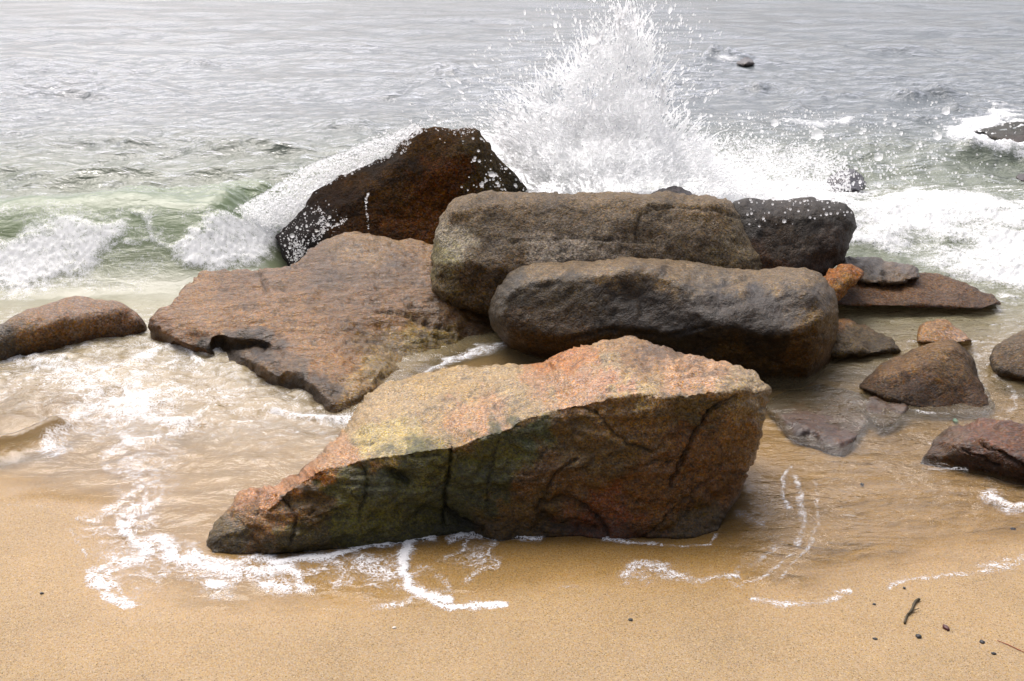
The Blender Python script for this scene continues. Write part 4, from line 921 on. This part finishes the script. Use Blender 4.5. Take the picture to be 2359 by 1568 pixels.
# far rocks
rock('far_ledge', [(2236, 300, 11.6), (2275, 293, 11.9), (2310, 288, 12.0), (2345, 285, 12.0), (2420, 292, 11.7), (2480, 330, 10.6), (2400, 352, 10.0), (2345, 336, 10.4), (2300, 320, 10.9), (2265, 308, 11.3)],
     'low dark weedy rock at the right edge out at sea with surf washing over it', MR_PEAK, pts=[(2340, 305, 11.35)], L=5, edge=(6, 0.08), thick=0.7, sm=4, disp=((1.5, 0.06, 3), (6, 0.03, 4)), seed=101, rough_edge=3,
     cols=[(2330, 300, (0.026, 0.024, 0.011)), (2350, 325, (0.04, 0.022, 0.010))], wet=0.7)
rock('dark_lump', [(2336, 408, 8.45), (2345, 401, 8.5), (2370, 398, 8.5), (2395, 408, 8.4), (2380, 420, 8.2), (2350, 418, 8.2)],
     'tiny dark rock showing through the surf at the right edge', MR_DARK, L=3, edge=(5, 0.06), thick=0.2, sm=3, disp=((5, 0.02, 3),), seed=103, cols=[(2350, 408, (0.05, 0.035, 0.03))], wet=0.7)
rock('foam_covered_rock', [(1905, 420, 7.6), (1918, 402, 7.8), (1940, 392, 7.85), (1968, 391, 7.85), (1985, 402, 7.8), (1995, 425, 7.6), (1980, 445, 7.3), (1925, 445, 7.3)],
     'small dark rock streaked with running foam in the whitewater above the black rock', MR_DARK, pts=[(1955, 415, 7.55)], L=4, edge=(8, 0.08), thick=0.4, sm=3, disp=((4, 0.035, 3), (14, 0.02, 4)), seed=105, rough_edge=3, cols=[(1950, 410, (0.035, 0.03, 0.035))], wet=0.9)
rock('hidden_rock_top', [(1500, 447, 6.3), (1518, 438, 6.4), (1535, 440, 6.4), (1552, 435, 6.4), (1580, 439, 6.38), (1600, 447, 6.3), (1600, 480, 6.1), (1500, 480, 6.1)],
     'jagged black rock top just showing over the back of the grey boulder', MR_PEAK, L=4, edge=(6, 0.05), thick=0.3, sm=3, disp=((5, 0.03, 3), (14, 0.02, 4)), seed=107, rough_edge=3, cols=[(1550, 440, (0.04, 0.035, 0.035))], wet=0.7)
rock('awash_rock', [(1694, 146, 19.2), (1702, 137, 19.8), (1718, 130, 20.0), (1730, 136, 19.7), (1738, 147, 19.0), (1715, 150, 18.8)],
     'farthest rock, a small dark tip awash in the open sea right of the plume', MR_DARK, L=2.5, edge=(4, 0.1), thick=0.5, sm=2, disp=((1.5, 0.04, 3), (6, 0.03, 3)), seed=109, cols=[(1715, 140, (0.05, 0.04, 0.035))], wet=0.8)

# ------------------------------------------------------------------ spray
ICO = None
def ico():
    global ICO
    if ICO is None:
        p = (1 + 5 ** .5) / 2
        v = np.array([(-1, p, 0), (1, p, 0), (-1, -p, 0), (1, -p, 0), (0, -1, p), (0, 1, p), (0, -1, -p), (0, 1, -p), (p, 0, -1), (p, 0, 1), (-p, 0, -1), (-p, 0, 1)], float)
        v /= np.linalg.norm(v[0])
        f = np.array([(0, 11, 5), (0, 5, 1), (0, 1, 7), (0, 7, 10), (0, 10, 11), (1, 5, 9), (5, 11, 4), (11, 10, 2), (10, 7, 6), (7, 1, 8), (3, 9, 4), (3, 4, 2), (3, 2, 6), (3, 6, 8), (3, 8, 9), (4, 9, 5), (2, 4, 11), (6, 2, 10), (8, 6, 7), (9, 8, 1)])
        ICO = (v, f)
    return ICO

def drops(name, cen, rad, stretch=None, direction=None):
    v, f = ico()
    n = len(cen)
    V = np.repeat(v[None], n, 0) * rad[:, None, None]
    if stretch is not None:
        a = (V * direction[:, None, :]).sum(2, keepdims=True)
        V = V + direction[:, None, :] * a * (stretch - 1)[:, None, None]
    V = V + cen[:, None, :]
    Fc = f[None] + (np.arange(n) * len(v))[:, None, None]
    return mk(name, V.reshape(-1, 3), Fc.reshape(-1, 3), M_FOAM)

R = np.random.RandomState(77)
def sample(poly, n, dens=None):
    a = np.array(poly); lo, hi = a.min(0), a.max(0)
    out = []
    tot = 0
    while tot < n:
        q = R.uniform(lo, hi, (n * 3, 2))
        q = q[inside(q[:, 0], q[:, 1], poly)]
        if dens is not None:
            q = q[R.rand(len(q)) < dens(q[:, 0], q[:, 1])]
        out.append(q); tot += len(q)
        if len(out) > 60: break
    return np.vstack(out)[:n]

def px_drops(q, Y, rpx):
    t = Y / ray(q[:, 0], q[:, 1])[1]
    return pos(q[:, 0], q[:, 1], t), rpx * t / F_

# filament field: ridged noise in coordinates fanning out from the impact
BX, BY = 1400.0, 520.0
def fan(x, y):
    ang = np.arctan2(x - BX, BY - y); r = np.hypot(x - BX, y - BY)
    return ang, r
def web(x, y, k=1.0, seed=5):
    ang, r = fan(x, y)
    P = np.column_stack([ang * 7.0 * k, r / 75.0 * k])
    P = P + 0.5 * np.column_stack([fbm(P * 1.3, 3, seed + 3), fbm(P * 1.3 + 9, 3, seed + 4)])
    return fbm(P, 4, seed, 0.6, ridged=True)

PLUME = [(1090, 310), (1130, 285), (1175, 235), (1230, 200), (1290, 150), (1330, 105), (1385, 65), (1430, 25), (1470, 35), (1500, 75), (1505, 130), (1530, 180), (1545, 225), (1560, 275), (1610, 300), (1660, 330), (1700, 380), (1760, 400), (1800, 440), (1210, 450), (1150, 370)]
def inner_depth(x, y):
    dd = seg_dist(x, y, PLUME + [PLUME[0]])
    return np.where(inside(x, y, PLUME), dd, -dd)
gq = np.column_stack([R.uniform(1150, 1650, 6000), R.uniform(40, 440, 6000)])
WQ = np.quantile(web(gq[:, 0], gq[:, 1]), np.linspace(0, 1, 101))
def wrank(x, y):
    return np.interp(web(x, y), WQ, np.linspace(0, 1, 101))
def plume_dens(x, y):
    dd = inner_depth(x, y)
    core = sstep(-5, 55, dd)
    cover = 0.10 + core * (0.42 + 0.5 * sstep(80, 330, y)) + 0.12 * sstep(200, 400, y)
    wr = wrank(x, y)
    return sstep(1 - cover - 0.05, 1 - cover + 0.05, wr) * (0.35 + 0.65 * core)
q = sample(PLUME, 30000, plume_dens)
hh = sstep(40, 420, q[:, 1])
Y = 6.9 + 0.25 * fbm(q / 120.0, 3, 44) + R.normal(0, 0.05, len(q)) * (0.5 + hh)
r = np.exp(R.normal(0.08, 0.55, len(q))) * (0.9 + 0.35 * hh)
c1, r1 = px_drops(q, Y, r)
# soft dense foot of the plume
FOOT = [(1140, 380), (1200, 320), (1300, 270), (1400, 225), (1480, 220), (1530, 280), (1600, 320), (1700, 370), (1850, 410), (1950, 440), (1900, 480), (1200, 480)]
q = sample(FOOT, 1200, lambda x, y: sstep(-0.1, 0.25, web(x, y, 0.8, 9)) * sstep(180, 420, y))
Y = 7.1 + R.normal(0, 0.06, len(q))
c2, r2 = px_drops(q, Y - 0.25, R.uniform(1.2, 3.0, len(q)))
# single drops thrown wide
WIDE = [(900, 330), (930, 240), (1050, 150), (1150, 60), (1250, 0), (1380, -60), (1620, -60), (1680, 60), (1660, 200), (1600, 330), (1100, 330)]
q = sample(WIDE, 3600, lambda x, y: np.exp(-np.clip(-inner_depth(x, y), 0, None) / 70.0))
Y = 7.0 + R.normal(0, 0.4, len(q))
c3, r3 = px_drops(q, Y, np.exp(R.normal(0.05, 0.6, len(q))))
# torn strings of water flung outward
sq_, sr_ = [], []
st = sample(PLUME, 620, lambda x, y: sstep(430, 200, y) * sstep(-5, 20, inner_depth(x, y)) * (0.3 + 0.7 * sstep(90, 20, inner_depth(x, y))))
for x0, y0 in st:
    a = math.atan2(y0 - 560, x0 - 1400) + R.normal(0, 0.35); L_ = R.uniform(14, 60); cv = R.normal(0, 0.012); w0 = R.uniform(1.2, 2.6)
    n_ = int(L_ / 1.3); x_, y_ = x0, y0
    for j in range(n_):
        f = j / n_
        sq_.append((x_ + R.normal(0, 0.35), y_ + R.normal(0, 0.35))); sr_.append(w0 * (1 - 0.7 * f) * R.uniform(0.8, 1.2))
        x_ += 1.3 * math.cos(a); y_ += 1.3 * math.sin(a); a += cv
    sq_.append((x_, y_)); sr_.append(w0 * 0.9)
sq_ = np.array(sq_)
c4, r4 = px_drops(sq_, 6.95 + 0.25 * fbm(sq_ / 120.0, 3, 44), np.array(sr_))
cen = np.vstack([c1, c2, c3, c4]); rad = np.concatenate([r1, r2, r3, r4])
dirv = cen - np.array([0.6, 7.0, 0.0]); dirv += R.normal(0, 0.18, dirv.shape); dirv /= np.linalg.norm(dirv, axis=1)[:, None]
o = drops('splash_plume', cen, rad, 1.1 + np.abs(R.normal(0, 1.1, len(cen))), dirv)
tag(o, 'tall white plume of sea water bursting upward behind the rock pile', 'splash', kind='stuff')

# spray to the right of the plume
RSP = [(1560, 300), (1620, 260), (1800, 250), (2000, 260), (2250, 200), (2358, 300), (2300, 420), (2000, 440), (1700, 440)]
q1 = sample(RSP, 2300, lambda x, y: np.clip(np.exp(-np.hypot((x - 1750) / 260, (y - 390) / 95)) * 1.6, 0, 1))
rr1 = np.exp(R.normal(0.2, 0.65, len(q1)))
CL = [(1600, 300), (1700, 310), (1850, 330), (1950, 360), (1960, 440), (1600, 450)]
q2 = sample(CL, 6500, lambda x, y: sstep(0.12, 0.32, fbm(np.column_stack([x / 60, y / 50]), 4, 91, 0.6, ridged=True)) * sstep(270, 430, y))
rr2 = np.exp(R.normal(0.3, 0.4, len(q2)))
q = np.vstack([q1, q2]); rr = np.concatenate([rr1, rr2])
Y = 6.9 + R.normal(0, 0.45, len(q))
c, r = px_drops(q, Y, rr)
o = drops('spray', c, r)
tag(o, 'scattered white drops flying over the whitewater right of the plume', 'spray', kind='stuff')

# foam pouring over the left shoulder of the peaked rock
LFT = [(560, 610), (470, 560), (500, 500), (590, 455), (650, 415), (720, 375), (790, 350), (850, 325), (925, 298), (955, 282), (975, 300), (945, 325), (905, 362), (840, 388), (765, 425), (722, 450), (700, 490), (660, 525), (640, 560)]
q = sample(LFT, 13000, lambda x, y: sstep(0.05, 0.3, fbm(np.column_stack([(x + y) / 70, (y - x) / 30]), 5, 95, 0.65, ridged=True) + 0.12))
c, r = px_drops(q, 6.72 + R.normal(0, 0.06, len(q)) - 0.25 * sstep(700, 540, q[:, 0]), np.exp(R.normal(0.15, 0.55, len(q))))
LF2 = [(560, 600), (480, 500), (700, 380), (900, 290), (1000, 270), (1120, 280), (960, 310), (720, 450), (660, 560)]
q = sample(LF2, 700)
ca, ra = px_drops(q, 6.75 + R.normal(0, 0.15, len(q)), np.exp(R.normal(0.35, 0.5, len(q))))
# drips crossing the dark face
q = sample([(640, 545), (690, 480), (760, 450), (800, 500), (790, 530), (720, 570), (690, 605), (660, 600)], 260, lambda x, y: np.exp(-np.hypot((x - 690) / 60, (y - 540) / 50)))
cb, rb = px_drops(q, 5.92 + R.normal(0, 0.02, len(q)), np.exp(R.normal(0.0, 0.6, len(q))))
def dribble(pts, n, w, Y):
    pl = np.array(spline(pts, 10)); i = R.randint(0, len(pl), n)
    q = pl[i] + R.normal(0, w, (n, 2))
    return px_drops(q, np.full(n, Y), np.exp(R.normal(0.0, 0.45, n)))
ds = [dribble([(848, 445), (842, 470), (846, 500), (848, 525)], 60, 1.2, 6.1), dribble([(735, 480), (750, 510), (770, 520), (795, 505)], 120, 3, 5.95), dribble([(735, 505), (745, 530), (720, 550)], 140, 4, 5.95),
      dribble([(680, 560), (690, 580), (680, 600)], 260, 9, 5.9), dribble([(940, 330), (930, 345), (925, 360)], 50, 4, 6.55), dribble([(1040, 296), (1070, 300), (1090, 292)], 120, 7, 6.6)]
o = drops('running_foam', np.vstack([c, ca, cb] + [a for a, b in ds]), np.concatenate([r, ra, rb] + [b for a, b in ds]))
tag(o, 'white foam and drops pouring over the left shoulder of the peaked rock', 'foam', kind='stuff')

# crumbling foam of the breaking wave and of the whitewater, lying on the sea surface
m = np.where((foam > 0.4) & (wpx > -200) & (wpx < 2600) & (wy > 5.2) & (wy < 9.5))[0]
wt = (foam[m] - 0.35) ** 1.5 * (0.3 + np.clip(wz[m], 0, 0.4) * 2)
pick = R.choice(m, 16000, p=wt / wt.sum())
c = np.column_stack([wx[pick], wy[pick], wz[pick]]) + R.normal(0, 1, (len(pick), 3)) * np.array([0.02, 0.03, 0.012])
c[:, 2] += np.abs(R.normal(0, 1, len(pick))) ** 2.2 * 0.018
r = np.exp(R.normal(-0.35, 0.45, len(pick))) * c[:, 1] / F_
o = drops('wave_foam', c, r)
tag(o, 'crumbling white foam tossed along the breaking waves', 'foam', kind='stuff')

# beads flying in front of the dark rocks
q = np.vstack([sample([(1690, 455), (1950, 460), (1970, 500), (1720, 560)], 70, lambda x, y: np.exp(-(y - 460) / 35.0)), sample([(1090, 300), (1120, 330), (1215, 440), (1060, 440)], 70, lambda x, y: np.exp(-np.hypot((x - 1150) / 60, (y - 430) / 40)))])
c, r = px_drops(q, np.where(q[:, 0] > 1500, 5.4, 6.3) + R.normal(0, 0.02, len(q)), np.exp(R.normal(0.75, 0.45, len(q))))
o = drops('water_beads', c, r)
tag(o, 'loose water beads flying in front of the peaked rock and the black rock', 'spray', kind='stuff')

# ------------------------------------------------------------------ small things on the sand
def sand_at(px, py, up=0.0):
    p = at(px, py, 0.012)
    z = float(sand_z(np.array([p[0]]), np.array([p[1]]))[0])
    p = at(px, py, z)
    return np.array([p[0], p[1], z + up])

def tube(path, radii, n=8, wob=0.0, seed=0):
    path = np.array(path, float); rs = np.random.RandomState(seed)
    V = []; k = len(path)
    for i in range(k):
        tdir = path[min(i + 1, k - 1)] - path[max(i - 1, 0)]; tdir /= np.linalg.norm(tdir)
        a = np.cross(tdir, (0, 0, 1.0)); a /= np.linalg.norm(a) + 1e-9
        b = np.cross(tdir, a)
        for j in range(n):
            th = 2 * math.pi * j / n
            V.append(path[i] + (a * math.cos(th) + b * math.sin(th)) * radii[i] * (1 + wob * rs.uniform(-1, 1)))
    Fc = []
    for i in range(k - 1):
        for j in range(n):
            Fc.append((i * n + j, i * n + (j + 1) % n, (i + 1) * n + (j + 1) % n, (i + 1) * n + j))
    V.append(path[0]); V.append(path[-1])
    for j in range(n):
        Fc.append((len(V) - 2, (j + 1) % n, j, j)); Fc.append((len(V) - 1, (k - 1) * n + j, (k - 1) * n + (j + 1) % n, (k - 1) * n + (j + 1) % n))
    return np.array(V), Fc

def mk_poly(name, V, faces, mat, parent=None):
    me = bpy.data.meshes.new(name)
    fs = []
    for f in faces:
        g = []
        for i in f:
            if i not in g: g.append(int(i))
        fs.append(g)
    me.from_pydata([tuple(v) for v in V], [], fs)
    me.polygons.foreach_set('use_smooth', np.ones(len(me.polygons), bool))
    me.update(); me.materials.append(mat)
    o = bpy.data.objects.new(name, me); C.objects.link(o)
    if parent: o.parent = parent
    return o

M_TWIG = plain_mat('twig_bark', (0.06, 0.045, 0.02), 0.7, 300)
M_BLK = plain_mat('dark_pebble', (0.02, 0.02, 0.022), 0.5, 200)
M_RED = plain_mat('red_seed', (0.07, 0.012, 0.012), 0.4, 200)
M_NEED = plain_mat('dry_needle', (0.30, 0.08, 0.03), 0.6, 200)
M_GRN = plain_mat('green_glass', (0.12, 0.42, 0.30), 0.2, 100)
M_SHELL = plain_mat('shell_white', (0.7, 0.66, 0.58), 0.5, 150)

tw = spline([(2083, 1438), (2088, 1420), (2099, 1408), (2106, 1390), (2117, 1383)], 4)
V, Fc = tube([sand_at(a, b, 0.004 + 0.002 * math.sin(i)) for i, (a, b) in enumerate(tw)], np.linspace(0.0030, 0.0042, len(tw)), 8, 0.25, 3)
twig = mk_poly('twig', V, Fc, M_TWIG)
tag(twig, 'short dark forked twig lying upright on the dry sand at lower right', 'twig')
V, Fc = tube([sand_at(a, b, 0.006) for a, b in [(2090, 1418), (2100, 1410), (2108, 1408), (2116, 1405)]], [0.0025, 0.002, 0.0016, 0.0008], 6, 0.2, 5)
mk_poly('side_branch', V, Fc, M_TWIG, twig)
nd = [(2296, 1477), (2320, 1486), (2345, 1498), (2375, 1512)]
V, Fc = tube([sand_at(a, b, 0.003) for a, b in nd], [0.0008, 0.0012, 0.0012, 0.0006], 6)
tag(mk_poly('dry_needle', V, Fc, M_NEED), 'thin rust coloured pine needle on the sand at the lower right edge', 'needle')

def pebble(name, px, py, rx, ry, mat, label, cat='pebble', seed=0, group=None):
    v, f = ico()
    # one refinement
    vs = [tuple(a) for a in v]; fs = []; cache = {}
    def mid(a, b):
        key = (min(a, b), max(a, b))
        if key not in cache:
            p = (np.array(vs[a]) + np.array(vs[b])) / 2; vs.append(tuple(p / np.linalg.norm(p))); cache[key] = len(vs) - 1
        return cache[key]
    for a, b, c in f:
        ab, bc, ca = mid(a, b), mid(b, c), mid(c, a)
        fs += [(a, ab, ca), (b, bc, ab), (c, ca, bc), (ab, bc, ca)]
    vv = np.array(vs); vv = vv * (1 + 0.55 * fbm(vv * 1.3 + seed * 5.1, 3, seed)[:, None])
    p = sand_at(px, py)
    s = p[1] / F_ * 1.12
    vv = vv * np.array([rx * s, ry * s * 1.6, min(rx, ry) * s * 0.8]) + p + np.array([0, 0, min(rx, ry) * s * 0.5])
    o = mk(name, vv, np.array(fs), mat)
    return tag(o, label, cat, group)
pebble('red_seed', 2178, 1448, 6.5, 8, M_RED, 'small dark red seed pod right of the forked twig', 'seed', 1)
G = 'dark bits scattered on the sand'
pebble('dark_pebble', 2115, 1467, 8, 5, M_BLK, 'largest black pebble below the forked twig', 'pebble', 2, G)
pebble('dark_pebble', 2015, 1472, 7, 3, M_BLK, 'flat black flake of stone left of and below the twig', 'pebble', 3, G)
pebble('dark_pebble', 2261, 1480, 7, 4.5, M_BLK, 'black pebble beside the tip of the rust coloured needle', 'pebble', 4, G)
pebble('dark_pebble', 2288, 1506, 6, 3.5, M_BLK, 'black pebble below the rust coloured needle', 'pebble', 5, G)
pebble('dark_pebble', 2013, 1392, 4, 2.5, M_BLK, 'tiny black pebble left of the upper end of the twig', 'pebble', 6, G)
pebble('dark_pebble', 2082, 1355, 3, 3, M_BLK, 'tiny black pebble at the thin foam edge above the twig', 'pebble', 7, G)
pebble('dark_pebble', 1452, 1428, 6, 3, M_BLK, 'lone black pebble on bare sand below the middle of the banded rock', 'pebble', 8, G)
pebble('dark_pebble', 96, 1367, 5, 2.5, M_BLK, 'dark pebble on the sand left of the foamy wash edge', 'pebble', 9, G)
pebble('dark_pebble', 2333, 1218, 6, 2.5, M_BLK, 'dark sliver of stone on wet sand near the right edge', 'pebble', 10, G)
pebble('dark_pebble', 1985, 1117, 4, 4, M_BLK, 'dark pebble under shallow water right of the banded rock', 'pebble', 11, G)
pebble('shell_fragment', 908, 1446, 5, 2.5, M_SHELL, 'pale shell chip on the sand below the curved foam streak', 'shell', 12)
pebble('glass_fragment', 2200, 972, 6, 6, M_GRN, 'small green glass fragment in shallow water below the wedge shaped rock', 'glass', 13)
